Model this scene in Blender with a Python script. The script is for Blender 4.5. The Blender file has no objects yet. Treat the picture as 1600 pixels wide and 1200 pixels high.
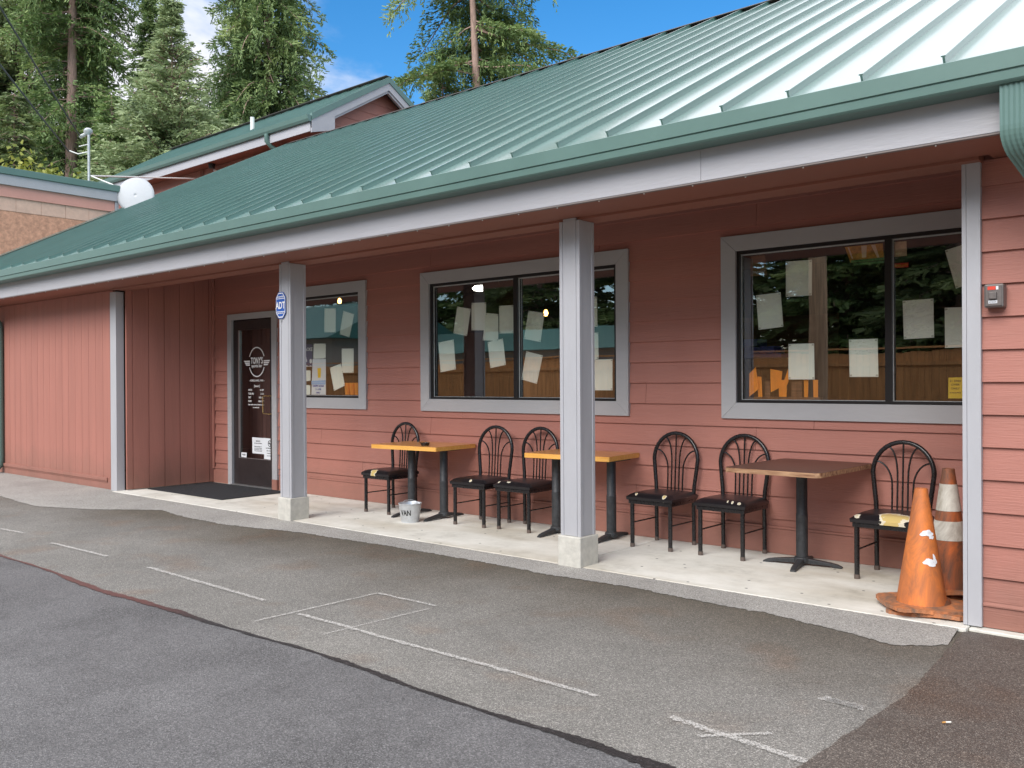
import bpy, bmesh, math, random
import numpy as np
from mathutils import Vector, Matrix
R=math.radians
sc=bpy.context.scene
COL=sc.collection
# ---------------- camera
H=1.40
f=1397.;yaw=R(40.525);pit=R(-.16);roll=R(-.31)
F=Vector((-math.sin(yaw),math.cos(yaw),0));Rt=Vector((math.cos(yaw),math.sin(yaw),0));U=Vector((0,0,1))
F2=F*math.cos(pit)+U*math.sin(pit);U2=U*math.cos(pit)-F*math.sin(pit)
R3=Rt*math.cos(roll)+U2*math.sin(roll);U3=U2*math.cos(roll)-Rt*math.sin(roll)
cd=bpy.data.cameras.new('camera');cam=bpy.data.objects.new('camera',cd);COL.objects.link(cam)
m=Matrix((R3,U3,-F2)).transposed().to_4x4();m.translation=(0,0,H);cam.matrix_world=m
cd.sensor_width=36;cd.lens=36*f/1600;cd.clip_end=1500;cd.clip_start=.05
sc.camera=cam
# ---------------- world, sun, exposure
SUN_EL=36;SUN_DIR=Vector((.10,-1,0)).normalized()
w=bpy.data.worlds.new('World');sc.world=w;w.use_nodes=True
nt=w.node_tree;nt.nodes.clear()
def N(nt,t,**k):
    n=nt.nodes.new(t)
    for a,b in k.items(): setattr(n,a,b)
    return n
sky=N(nt,'ShaderNodeTexSky',sky_type='NISHITA',sun_disc=False)
sky.sun_elevation=R(SUN_EL);sky.sun_rotation=math.atan2(SUN_DIR.x,SUN_DIR.y);sky.air_density=1.0;sky.dust_density=.4;sky.ozone_density=2.2
tc=N(nt,'ShaderNodeTexCoord');sep=N(nt,'ShaderNodeSeparateXYZ');nt.links.new(tc.outputs['Generated'],sep.inputs[0])
def M(nt,op,a,b=None,c=None,clamp=False):
    n=nt.nodes.new('ShaderNodeMath');n.operation=op;n.use_clamp=clamp
    for i,v in enumerate((a,b,c)):
        if v is None: continue
        if hasattr(v,'is_linked'): nt.links.new(v,n.inputs[i])
        else: n.inputs[i].default_value=v
    return n.outputs[0]
zz=M(nt,'ADD',M(nt,'MAXIMUM',sep.outputs[2],0.),.22)
cx=M(nt,'DIVIDE',sep.outputs[0],zz);cy=M(nt,'DIVIDE',sep.outputs[1],zz)
cb=N(nt,'ShaderNodeCombineXYZ');nt.links.new(cx,cb.inputs[0]);nt.links.new(cy,cb.inputs[1])
cn=N(nt,'ShaderNodeTexNoise');cn.inputs['Scale'].default_value=1.35;cn.inputs['Detail'].default_value=7;cn.inputs['Roughness'].default_value=.55;cn.inputs['Distortion'].default_value=.35
mp=N(nt,'ShaderNodeMapping');mp.inputs['Location'].default_value=(2.2,9.7,0);nt.links.new(cb.outputs[0],mp.inputs[0]);nt.links.new(mp.outputs[0],cn.inputs['Vector'])
# more cloud overhead
ov=N(nt,'ShaderNodeMapRange');ov.inputs['From Min'].default_value=.40;ov.inputs['From Max'].default_value=.52;ov.inputs['To Min'].default_value=0;ov.inputs['To Max'].default_value=.33
nt.links.new(sep.outputs[2],ov.inputs[0])
lf_=N(nt,'ShaderNodeMapRange');lf_.inputs['From Min'].default_value=-.62;lf_.inputs['From Max'].default_value=-.86;lf_.inputs['To Max'].default_value=.15;nt.links.new(sep.outputs[0],lf_.inputs[0])
s=M(nt,'ADD',M(nt,'ADD',cn.outputs[0],ov.outputs[0]),lf_.outputs[0])
cr=N(nt,'ShaderNodeMapRange');cr.interpolation_type='SMOOTHSTEP';cr.inputs['From Min'].default_value=.50;cr.inputs['From Max'].default_value=.66
nt.links.new(s,cr.inputs[0])
mx=N(nt,'ShaderNodeMix',data_type='RGBA');nt.links.new(cr.outputs[0],mx.inputs[0])
hs=N(nt,'ShaderNodeHueSaturation');hs.inputs['Saturation'].default_value=1.4;hs.inputs['Value'].default_value=.84;nt.links.new(sky.outputs[0],hs.inputs['Color'])
nt.links.new(hs.outputs[0],mx.inputs[6]);cv=N(nt,'ShaderNodeMapRange');cv.inputs['From Min'].default_value=.35;cv.inputs['From Max'].default_value=.6;cv.inputs['To Min'].default_value=4.6;cv.inputs['To Max'].default_value=7.6;nt.links.new(sep.outputs[2],cv.inputs[0])
cs=N(nt,'ShaderNodeVectorMath',operation='SCALE');cs.inputs[0].default_value=(.96,.97,1.04);nt.links.new(cv.outputs[0],cs.inputs['Scale']);nt.links.new(cs.outputs[0],mx.inputs[7])
bg=N(nt,'ShaderNodeBackground');bg.inputs[1].default_value=.15;nt.links.new(mx.outputs[2],bg.inputs[0])
wo=N(nt,'ShaderNodeOutputWorld');nt.links.new(bg.outputs[0],wo.inputs[0])
sd=bpy.data.lights.new('sun','SUN');sd.energy=2.3;sd.angle=R(42);sd.color=(1,.965,.93)
so=bpy.data.objects.new('sun',sd);COL.objects.link(so)
d=Vector((SUN_DIR.x*math.cos(R(SUN_EL)),SUN_DIR.y*math.cos(R(SUN_EL)),math.sin(R(SUN_EL))))
so.rotation_euler=d.to_track_quat('Z','Y').to_euler()
sc.view_settings.view_transform='Standard';sc.view_settings.look='None';sc.view_settings.gamma=1
sc.view_settings.exposure=0.66
sc.cycles.max_bounces=8;sc.cycles.diffuse_bounces=4;sc.cycles.transparent_max_bounces=16
# ---------------- materials
def lin(c): return tuple(((v/255+.055)/1.055)**2.4 if v/255>.04045 else v/255/12.92 for v in c)+(1,)
MAT={}
def mat(name,col,rough=.6,metal=0,spec=.5,noise=0,nscale=8,bump=0,bscale=60,stretch=(1,1,1),emit=None,coat=0,sat2=None,detail=5):
    if name in MAT: return MAT[name]
    m=bpy.data.materials.new(name);m.use_nodes=True;t=m.node_tree;b=t.nodes['Principled BSDF']
    b.inputs['Roughness'].default_value=rough;b.inputs['Metallic'].default_value=metal
    b.inputs['Specular IOR Level'].default_value=spec;b.inputs['Base Color'].default_value=(*col,1)
    if coat: b.inputs['Coat Weight'].default_value=coat;b.inputs['Coat Roughness'].default_value=.15
    if noise or bump:
        c=N(t,'ShaderNodeTexCoord');mpn=N(t,'ShaderNodeMapping');mpn.inputs['Scale'].default_value=stretch
        g=N(t,'ShaderNodeNewGeometry');t.links.new(g.outputs['Position'] if sat2!='obj' else c.outputs['Object'],mpn.inputs[0])
    if noise:
        n=N(t,'ShaderNodeTexNoise');n.inputs['Scale'].default_value=nscale;n.inputs['Detail'].default_value=detail;n.inputs['Roughness'].default_value=.65
        t.links.new(mpn.outputs[0],n.inputs['Vector'])
        r=N(t,'ShaderNodeMapRange');r.inputs['From Min'].default_value=.3;r.inputs['From Max'].default_value=.7;r.inputs['To Min'].default_value=1-noise;r.inputs['To Max'].default_value=1+noise
        t.links.new(n.outputs[0],r.inputs[0])
        v=N(t,'ShaderNodeVectorMath',operation='SCALE');v.inputs[0].default_value=col;t.links.new(r.outputs[0],v.inputs['Scale'])
        t.links.new(v.outputs[0],b.inputs['Base Color'])
        rr=N(t,'ShaderNodeMapRange');rr.inputs['To Min'].default_value=rough-.08;rr.inputs['To Max'].default_value=min(1,rough+.08);t.links.new(n.outputs[0],rr.inputs[0]);t.links.new(rr.outputs[0],b.inputs['Roughness'])
    if bump:
        n2=N(t,'ShaderNodeTexNoise');n2.inputs['Scale'].default_value=bscale;n2.inputs['Detail'].default_value=4
        t.links.new(mpn.outputs[0],n2.inputs['Vector'])
        bn=N(t,'ShaderNodeBump');bn.inputs['Strength'].default_value=bump;bn.inputs['Distance'].default_value=.004
        t.links.new(n2.outputs[0],bn.inputs['Height']);t.links.new(bn.outputs[0],b.inputs['Normal'])
    if emit: b.inputs['Emission Color'].default_value=(*emit[0],1);b.inputs['Emission Strength'].default_value=emit[1]
    MAT[name]=m;return m
def wall_dirt(name,amt=.5,top=.75):
    t=MAT[name].node_tree;b=t.nodes['Principled BSDF'];src=b.inputs['Base Color'].links[0].from_socket
    g=N(t,'ShaderNodeNewGeometry');sp=N(t,'ShaderNodeSeparateXYZ');t.links.new(g.outputs['Position'],sp.inputs[0])
    n=N(t,'ShaderNodeTexNoise');n.inputs['Scale'].default_value=3.5;n.inputs['Detail'].default_value=8;n.inputs['Roughness'].default_value=.75;mm=N(t,'ShaderNodeMapping');mm.inputs['Scale'].default_value=(1,1,.45);t.links.new(g.outputs['Position'],mm.inputs[0]);t.links.new(mm.outputs[0],n.inputs['Vector'])
    r=N(t,'ShaderNodeMapRange');r.inputs['From Min'].default_value=top;r.inputs['From Max'].default_value=0;t.links.new(sp.outputs[2],r.inputs[0])
    k=M(t,'MULTIPLY',M(t,'SUBTRACT',M(t,'ADD',r.outputs[0],n.outputs[0]),.85,None,True),1.6,None,True)
    n2=N(t,'ShaderNodeTexNoise');n2.inputs['Scale'].default_value=1.1;n2.inputs['Detail'].default_value=9;n2.inputs['Roughness'].default_value=.7;m2=N(t,'ShaderNodeMapping');m2.inputs['Scale'].default_value=(1,1,.3);m2.inputs['Location'].default_value=(4,2,9);t.links.new(g.outputs['Position'],m2.inputs[0]);t.links.new(m2.outputs[0],n2.inputs['Vector'])
    r2=N(t,'ShaderNodeMapRange');r2.inputs['From Min'].default_value=.52;r2.inputs['From Max'].default_value=.72;r2.inputs['To Max'].default_value=.35;t.links.new(n2.outputs[0],r2.inputs[0])
    mx=N(t,'ShaderNodeMix',data_type='RGBA');t.links.new(M(t,'MULTIPLY',k,amt),mx.inputs[0]);t.links.new(src,mx.inputs[6]);mx.inputs[7].default_value=(.17,.105,.075,1)
    m3=N(t,'ShaderNodeMix',data_type='RGBA');t.links.new(r2.outputs[0],m3.inputs[0]);t.links.new(mx.outputs[2],m3.inputs[6]);m3.inputs[7].default_value=(.44,.20,.155,1)
    t.links.new(m3.outputs[2],b.inputs['Base Color'])
WALL=(.40,.164,.125)
mat('siding_paint',WALL,.62,noise=.08,nscale=3,bump=.65,bscale=80,stretch=(.09,1,1.6))
mat('panel_paint',WALL,.65,noise=.09,nscale=3,bump=.6,bscale=45,stretch=(1.6,1.6,.14))
wall_dirt('siding_paint',.4);wall_dirt('panel_paint')
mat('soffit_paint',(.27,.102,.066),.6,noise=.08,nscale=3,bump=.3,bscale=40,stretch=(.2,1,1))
mat('grey_paint',(.43,.43,.448),.5,noise=.05,nscale=5,bump=.15,bscale=40,stretch=(1,1,.3))
mat('trim_paint',(.41,.405,.41),.5,noise=.05,nscale=5,bump=.3,bscale=50,stretch=(.3,1,1))
mat('fascia_paint',(.42,.415,.435),.5,noise=.05,nscale=4,bump=.5,bscale=60,stretch=(.2,1,1))
mat('fascia_edge',(.22,.19,.18),.7)
mat('green_metal',(.125,.235,.205),.42,spec=.7,noise=.09,nscale=1.2,coat=1.0)
MAT['green_metal'].node_tree.nodes['Principled BSDF'].inputs['Coat Roughness'].default_value=.17
mat('green_gutter',(.115,.20,.175),.42,spec=.5,noise=.05,nscale=3)
mat('dark_gap',(.02,.02,.02),.9)
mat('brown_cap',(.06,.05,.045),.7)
mat('window_frame_black',(.012,.011,.012),.35,spec=.5)
mat('aluminium',(.55,.55,.55),.3,metal=.8)
mat('brass',(.75,.55,.25),.25,metal=1)
mat('door_black',(.028,.022,.022),.4,noise=.3,nscale=20)
mat('interior_dark',(.035,.028,.025),.9)
mat('interior_brown',(.10,.045,.04),.6,noise=.3,nscale=3,stretch=(4,4,.2))
mat('interior_floor',(.04,.025,.018),.7)
mat('paper',(.93,.95,.86),.8,noise=.03,nscale=4)
mat('tape',(.55,.55,.48),.3)
mat('white_ink',(.85,.83,.8),.6)
mat('black_ink',(.03,.03,.03),.7)
mat('blue_sign',(.02,.10,.42),.4)
mat('white_plastic',(.78,.80,.82),.4,noise=.04,nscale=6)
mat('black_tube',(.010,.009,.010),.28,spec=.6,noise=.4,nscale=40)
mat('iron_base',(.035,.037,.040),.5,noise=.4,nscale=30,bump=.3,bscale=90)
mat('foot_cap',(.12,.09,.075),.6)
mat('foam',(.75,.55,.12),.8,noise=.15,nscale=60)
mat('vinyl_backing',(.75,.70,.60),.8)
mat('ashtray_black',(.015,.012,.012),.25)
mat('galvanised',(.58,.60,.62),.38,metal=.55,noise=.12,nscale=25)
mat('mat_black',(.022,.023,.026),.95,noise=.4,nscale=30,bump=1,bscale=400)
mat('dish_white',(.48,.50,.52),.4,noise=.04,nscale=6)
mat('pvc_white',(.75,.75,.72),.4)
mat('pipe_grey',(.5,.52,.52),.4,metal=.3,noise=.2,nscale=20)
mat('cable',(.05,.05,.05),.7)
mat('orange_card',(.95,.30,.02),.7,noise=.08,nscale=20)
mat('beer_yellow',(.9,.6,.03),.6)
mat('blue_carton',(.10,.10,.34),.6)
mat('purple_poster',(.06,.03,.12),.5)
mat('sign_yellow',(.80,.55,.03),.6)
mat('light_blue',(.35,.55,.8),.6)
mat('red_sign',(.7,.06,.03),.5)
mat('wood_poster',(.16,.075,.035),.6,noise=.5,nscale=8,stretch=(.5,1,6))
mat('food_a',(.55,.25,.04),.6,noise=.6,nscale=14);mat('food_b',(.6,.42,.28),.6,noise=.4,nscale=9);mat('food_c',(.06,.16,.05),.6,noise=.5,nscale=20);mat('food_d',(.75,.55,.4),.6)
mat('lamp_warm',(1,.6,.2),.5,emit=((1,.5,.12),9))
mat('lamp_white',(1,1,1),.5,emit=((1,.95,.85),7))
mat('box_grey',(.16,.14,.13),.45,metal=.3,noise=.1,nscale=30)
mat('fence_wood',(.62,.30,.11),.75,noise=.25,nscale=2.5,stretch=(5,5,.4))
mat('pole_wood',(.50,.33,.20),.85,noise=.45,nscale=5,stretch=(6,6,.25),bump=1,bscale=20)
mat('far_wall',(.42,.38,.33),.8,noise=.1,nscale=2)
mat('far_roof',(.075,.22,.20),.5,noise=.1,nscale=1)
mat('block_pink',(.66,.44,.34),.85,noise=.10,nscale=9,bump=.4,bscale=60)
mat('frieze_pink',(.62,.31,.25),.6,noise=.05,nscale=3)
mat('stucco',(.58,.31,.205),.95,noise=.28,nscale=14,bump=1.5,bscale=30)
mat('concrete_pier',(.55,.53,.47),.9,noise=.16,nscale=12,bump=.8,bscale=50)
mat('cig_white',(.8,.78,.7),.8);mat('cig_filter',(.6,.3,.08),.8)
def barkmat():
    return mat('bark',(.32,.215,.175),.95,noise=.4,nscale=5,stretch=(3,3,.5),bump=1.5,bscale=9)
barkmat()
# asphalt family ---------------------------------------------------
def asphalt(name,base,dark,light,scale=130,rough=.85,stain=None,bumps=.8,patch=None):
    m=bpy.data.materials.new(name);m.use_nodes=True;t=m.node_tree;b=t.nodes['Principled BSDF']
    g=N(t,'ShaderNodeNewGeometry');P=g.outputs['Position']
    v=N(t,'ShaderNodeTexVoronoi');v.inputs['Scale'].default_value=scale;t.links.new(P,v.inputs['Vector'])
    sepc=N(t,'ShaderNodeSeparateColor');t.links.new(v.outputs['Color'],sepc.inputs[0])
    cr=N(t,'ShaderNodeValToRGB');e=cr.color_ramp.elements;e[0].position=0;e[0].color=(*dark,1);e[1].position=1;e[1].color=(*light,1)
    a=e.new(.45);a.color=(*base,1);a=e.new(.80);a.color=(base[0]*1.25,base[1]*1.25,base[2]*1.22,1)
    t.links.new(sepc.outputs[0],cr.inputs[0])
    n=N(t,'ShaderNodeTexNoise');n.inputs['Scale'].default_value=1.1;n.inputs['Detail'].default_value=8;n.inputs['Roughness'].default_value=.7;t.links.new(P,n.inputs['Vector'])
    r=N(t,'ShaderNodeMapRange');r.inputs['From Min'].default_value=.3;r.inputs['From Max'].default_value=.7;r.inputs['To Min'].default_value=.82;r.inputs['To Max'].default_value=1.18;t.links.new(n.outputs[0],r.inputs[0])
    sc_=N(t,'ShaderNodeVectorMath',operation='SCALE');t.links.new(cr.outputs[0],sc_.inputs[0]);t.links.new(r.outputs[0],sc_.inputs['Scale'])
    out=sc_.outputs[0]
    if stain:
        sp=N(t,'ShaderNodeSeparateXYZ');t.links.new(P,sp.inputs[0])
        n2=N(t,'ShaderNodeTexNoise');n2.inputs['Scale'].default_value=.9;n2.inputs['Detail'].default_value=5;t.links.new(P,n2.inputs['Vector'])
        yy=M(t,'ADD',sp.outputs[1],M(t,'MULTIPLY',M(t,'SUBTRACT',n2.outputs[0],.5),1.6))
        mr=N(t,'ShaderNodeMapRange');mr.interpolation_type='SMOOTHSTEP';mr.inputs['From Min'].default_value=stain[0];mr.inputs['From Max'].default_value=stain[1];t.links.new(yy,mr.inputs[0])
        mx=N(t,'ShaderNodeMix',data_type='RGBA',blend_type='MULTIPLY');t.links.new(mr.outputs[0],mx.inputs[0]);t.links.new(out,mx.inputs[6]);mx.inputs[7].default_value=(*stain[2],1)
        out=mx.outputs[2]
        # red-brown blotches
        n3=N(t,'ShaderNodeTexNoise');n3.inputs['Scale'].default_value=1.7;n3.inputs['Detail'].default_value=3
        mpp=N(t,'ShaderNodeMapping');mpp.inputs['Location'].default_value=(5,3,0);t.links.new(P,mpp.inputs[0]);t.links.new(mpp.outputs[0],n3.inputs['Vector'])
        m3=N(t,'ShaderNodeMapRange');m3.inputs['From Min'].default_value=.55;m3.inputs['From Max'].default_value=.75;m3.inputs['To Max'].default_value=.8;t.links.new(n3.outputs[0],m3.inputs[0])
        mx2=N(t,'ShaderNodeMix',data_type='RGBA',blend_type='MULTIPLY');t.links.new(m3.outputs[0],mx2.inputs[0]);t.links.new(out,mx2.inputs[6]);mx2.inputs[7].default_value=(1.0,.80,.68,1)
        out=mx2.outputs[2]
    t.links.new(out,b.inputs['Base Color'])
    b.inputs['Roughness'].default_value=rough
    if patch:
        r2=N(t,'ShaderNodeMapRange');r2.inputs['From Min'].default_value=.35;r2.inputs['From Max'].default_value=.7;r2.inputs['To Min'].default_value=patch[0];r2.inputs['To Max'].default_value=patch[1];t.links.new(n.outputs[0],r2.inputs[0]);t.links.new(r2.outputs[0],b.inputs['Roughness'])
    bn=N(t,'ShaderNodeBump');bn.inputs['Strength'].default_value=bumps;bn.inputs['Distance'].default_value=.004
    t.links.new(v.outputs['Distance'],bn.inputs['Height']);t.links.new(bn.outputs[0],b.inputs['Normal'])
    MAT[name]=m;return m
asphalt('old_asphalt',(.182,.174,.158),(.10,.094,.084),(.42,.395,.36),240,.85,stain=(3.7,5.3,(.60,.54,.46)))
asphalt('dry_asphalt',(.33,.315,.29),(.19,.18,.165),(.56,.53,.50),230,.9)
asphalt('new_asphalt',(.120,.117,.118),(.062,.060,.060),(.25,.245,.243),210,.7,patch=(.62,.85))
asphalt('wet_asphalt',(.092,.081,.073),(.05,.043,.038),(.30,.275,.245),240,.6,stain=(-3,-2,(1,.95,.9)),patch=(.4,.75))
def coarse():
    t=MAT['new_asphalt'].node_tree;b=t.nodes['Principled BSDF'];src=b.inputs['Base Color'].links[0].from_socket;g=N(t,'ShaderNodeNewGeometry')
    v=N(t,'ShaderNodeTexVoronoi');v.feature='DISTANCE_TO_EDGE';v.inputs['Scale'].default_value=75;t.links.new(g.outputs['Position'],v.inputs['Vector'])
    n=N(t,'ShaderNodeTexNoise');n.inputs['Scale'].default_value=1.6;n.inputs['Detail'].default_value=7;n.inputs['Roughness'].default_value=.7;t.links.new(g.outputs['Position'],n.inputs['Vector'])
    r=N(t,'ShaderNodeMapRange');r.inputs['From Min'].default_value=.46;r.inputs['From Max'].default_value=.62;t.links.new(n.outputs[0],r.inputs[0])
    e=N(t,'ShaderNodeMapRange');e.inputs['From Min'].default_value=.0;e.inputs['From Max'].default_value=.12;e.inputs['To Min'].default_value=.30;t.links.new(v.outputs[0],e.inputs[0])
    mx=N(t,'ShaderNodeMix',data_type='RGBA',blend_type='MULTIPLY');t.links.new(M(t,'MULTIPLY',r.outputs[0],1.0),mx.inputs[0]);t.links.new(src,mx.inputs[6])
    cc=N(t,'ShaderNodeCombineXYZ');[t.links.new(e.outputs[0],cc.inputs[i]) for i in range(3)];t.links.new(cc.outputs[0],mx.inputs[7]);t.links.new(mx.outputs[2],b.inputs['Base Color'])
coarse()
asphalt('tar',(.018,.015,.015),(.008,.007,.007),(.05,.045,.045),120,.45)
def _tar():
    t=MAT['tar'].node_tree;b=t.nodes['Principled BSDF'];src=b.inputs['Base Color'].links[0].from_socket
    g=N(t,'ShaderNodeNewGeometry');sp=N(t,'ShaderNodeSeparateXYZ');t.links.new(g.outputs['Position'],sp.inputs[0])
    r=N(t,'ShaderNodeMapRange');r.interpolation_type='SMOOTHSTEP';r.inputs['From Min'].default_value=-4.75;r.inputs['From Max'].default_value=-5.7;t.links.new(sp.outputs[0],r.inputs[0])
    mx=N(t,'ShaderNodeMix',data_type='RGBA');t.links.new(r.outputs[0],mx.inputs[0]);t.links.new(src,mx.inputs[6]);mx.inputs[7].default_value=(.10,.035,.028,1);t.links.new(mx.outputs[2],b.inputs['Base Color'])
_tar()
def concrete():
    m=bpy.data.materials.new('slab');m.use_nodes=True;t=m.node_tree;b=t.nodes['Principled BSDF']
    g=N(t,'ShaderNodeNewGeometry');P=g.outputs['Position']
    n=N(t,'ShaderNodeTexNoise');n.inputs['Scale'].default_value=2.2;n.inputs['Detail'].default_value=9;n.inputs['Roughness'].default_value=.7;t.links.new(P,n.inputs['Vector'])
    cr=N(t,'ShaderNodeValToRGB');e=cr.color_ramp.elements;e[0].position=.28;e[0].color=(.48,.46,.40,1);e[1].position=.62;e[1].color=(.78,.76,.69,1);a=e.new(.45);a.color=(.68,.66,.59,1)
    t.links.new(n.outputs[0],cr.inputs[0])
    v=N(t,'ShaderNodeTexVoronoi');v.voronoi_dimensions='2D';v.inputs['Scale'].default_value=3.2;t.links.new(P,v.inputs['Vector'])
    sc2=N(t,'ShaderNodeSeparateColor');t.links.new(v.outputs['Color'],sc2.inputs[0]);far_=M(t,'MULTIPLY',M(t,'GREATER_THAN',sc2.outputs[0],.45),1.0);vd=M(t,'ADD',v.outputs['Distance'],far_)
    mr=N(t,'ShaderNodeMapRange');mr.inputs['From Min'].default_value=.025;mr.inputs['From Max'].default_value=.04;mr.inputs['To Min'].default_value=.18;mr.inputs['To Max'].default_value=1;t.links.new(vd,mr.inputs[0])
    s_=N(t,'ShaderNodeVectorMath',operation='SCALE');t.links.new(cr.outputs[0],s_.inputs[0]);t.links.new(mr.outputs[0],s_.inputs['Scale']);
    # dirt towards the wall and under the left bays
    n2=N(t,'ShaderNodeTexNoise');n2.inputs['Scale'].default_value=1.3;n2.inputs['Detail'].default_value=6;mm=N(t,'ShaderNodeMapping');mm.inputs['Scale'].default_value=(.5,1.6,1);t.links.new(P,mm.inputs[0]);t.links.new(mm.outputs[0],n2.inputs['Vector'])
    r2=N(t,'ShaderNodeMapRange');r2.inputs['From Min'].default_value=.48;r2.inputs['From Max'].default_value=.68;t.links.new(n2.outputs[0],r2.inputs[0])
    mx=N(t,'ShaderNodeMix',data_type='RGBA',blend_type='MULTIPLY');t.links.new(r2.outputs[0],mx.inputs[0]);t.links.new(s_.outputs[0],mx.inputs[6]);mx.inputs[7].default_value=(.78,.74,.68,1)
    t.links.new(mx.outputs[2],b.inputs['Base Color']);b.inputs['Roughness'].default_value=.8
    n3=N(t,'ShaderNodeTexNoise');n3.inputs['Scale'].default_value=90;t.links.new(P,n3.inputs['Vector']);bn=N(t,'ShaderNodeBump');bn.inputs['Strength'].default_value=.3;bn.inputs['Distance'].default_value=.003;t.links.new(n3.outputs[0],bn.inputs['Height']);t.links.new(bn.outputs[0],b.inputs['Normal'])
    MAT['slab']=m
concrete()
def chalk():
    m=bpy.data.materials.new('chalk');m.use_nodes=True;t=m.node_tree;b=t.nodes['Principled BSDF'];b.inputs['Base Color'].default_value=(.62,.60,.56,1);b.inputs['Roughness'].default_value=.9
    g=N(t,'ShaderNodeNewGeometry');n=N(t,'ShaderNodeTexNoise');n.inputs['Scale'].default_value=130;n.inputs['Detail'].default_value=3;t.links.new(g.outputs['Position'],n.inputs['Vector'])
    r=N(t,'ShaderNodeMapRange');r.inputs['From Min'].default_value=.36;r.inputs['From Max'].default_value=.56;r.inputs['To Max'].default_value=.62;t.links.new(n.outputs[0],r.inputs[0]);t.links.new(r.outputs[0],b.inputs['Alpha']);MAT['chalk']=m
chalk()
def glassmat(name,lo,hi,tint=(.9,.95,.93)):
    m=bpy.data.materials.new(name);m.use_nodes=True;t=m.node_tree;t.nodes.clear()
    tr=N(t,'ShaderNodeBsdfTransparent');tr.inputs[0].default_value=(*tint,1)
    gl=N(t,'ShaderNodeBsdfGlossy');gl.inputs['Roughness'].default_value=.004;gl.inputs['Color'].default_value=(1,1,1,1)
    fr=N(t,'ShaderNodeFresnel');fr.inputs[0].default_value=1.5
    r=N(t,'ShaderNodeMapRange');r.inputs['From Min'].default_value=.04;r.inputs['From Max'].default_value=.4;r.inputs['To Min'].default_value=lo;r.inputs['To Max'].default_value=hi;t.links.new(fr.outputs[0],r.inputs[0])
    n=N(t,'ShaderNodeTexNoise');n.inputs['Scale'].default_value=1.3;g=N(t,'ShaderNodeNewGeometry');t.links.new(g.outputs['Position'],n.inputs['Vector'])
    bn=N(t,'ShaderNodeBump');bn.inputs['Strength'].default_value=.05;bn.inputs['Distance'].default_value=.01;t.links.new(n.outputs[0],bn.inputs['Height']);t.links.new(bn.outputs[0],gl.inputs['Normal'])
    mx=N(t,'ShaderNodeMixShader');t.links.new(r.outputs[0],mx.inputs[0]);t.links.new(tr.outputs[0],mx.inputs[1]);t.links.new(gl.outputs[0],mx.inputs[2])
    o=N(t,'ShaderNodeOutputMaterial');t.links.new(mx.outputs[0],o.inputs[0]);MAT[name]=m
glassmat('glass',.20,.55,(.97,.99,.97));glassmat('door_glass',.10,.4)
def conemat(name,base,dirt,amt):
    m=bpy.data.materials.new(name);m.use_nodes=True;t=m.node_tree;b=t.nodes['Principled BSDF']
    c=N(t,'ShaderNodeTexCoord');n=N(t,'ShaderNodeTexNoise');n.inputs['Scale'].default_value=5;n.inputs['Detail'].default_value=8;n.inputs['Roughness'].default_value=.7;n.inputs['Distortion'].default_value=.8
    mm=N(t,'ShaderNodeMapping');mm.inputs['Scale'].default_value=(1.6,1.6,.8);mm.inputs['Location'].default_value=(2,7,1);t.links.new(c.outputs['Object'],mm.inputs[0]);t.links.new(mm.outputs[0],n.inputs['Vector'])
    cr=N(t,'ShaderNodeValToRGB');e=cr.color_ramp.elements;e[0].position=.36-amt*.1;e[0].color=(*base,1);e[1].position=.80-amt*.25;e[1].color=(*dirt,1);t.links.new(n.outputs[0],cr.inputs[0]);t.links.new(cr.outputs[0],b.inputs['Base Color']);b.inputs['Roughness'].default_value=.55;MAT[name]=m
conemat('cone_orange',(.85,.24,.04),(.34,.12,.05),.62);conemat('cone_dirty',(.62,.15,.03),(.16,.07,.04),.9);conemat('cone_base',(.66,.22,.07),(.20,.12,.08),.8);conemat('cone_white',(.75,.74,.66),(.28,.24,.18),.35)
def table_top(name,c1,c2,rough):
    m=bpy.data.materials.new(name);m.use_nodes=True;t=m.node_tree;b=t.nodes['Principled BSDF']
    c=N(t,'ShaderNodeTexCoord');mm=N(t,'ShaderNodeMapping');mm.inputs['Scale'].default_value=(1,9,9);n=N(t,'ShaderNodeTexNoise');n.inputs['Scale'].default_value=5;n.inputs['Detail'].default_value=6
    t.links.new(c.outputs['Object'],mm.inputs[0]);t.links.new(mm.outputs[0],n.inputs['Vector'])
    cr=N(t,'ShaderNodeValToRGB');e=cr.color_ramp.elements;e[0].position=.3;e[0].color=(*c1,1);e[1].position=.7;e[1].color=(*c2,1);t.links.new(n.outputs[0],cr.inputs[0]);t.links.new(cr.outputs[0],b.inputs['Base Color']);b.inputs['Roughness'].default_value=rough;b.inputs['Coat Weight'].default_value=.4;b.inputs['Coat Roughness'].default_value=.2;MAT[name]=m
table_top('oak_top',(.50,.21,.05),(.62,.30,.09),.3);table_top('oak_edge',(.72,.34,.06),(.85,.46,.11),.4);table_top('dark_top',(.07,.028,.018),(.115,.045,.026),.42)
MAT['dark_top'].node_tree.nodes['Principled BSDF'].inputs['Coat Weight'].default_value=.05;table_top('worn_edge',(.16,.06,.025),(.55,.34,.19),.6)
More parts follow.
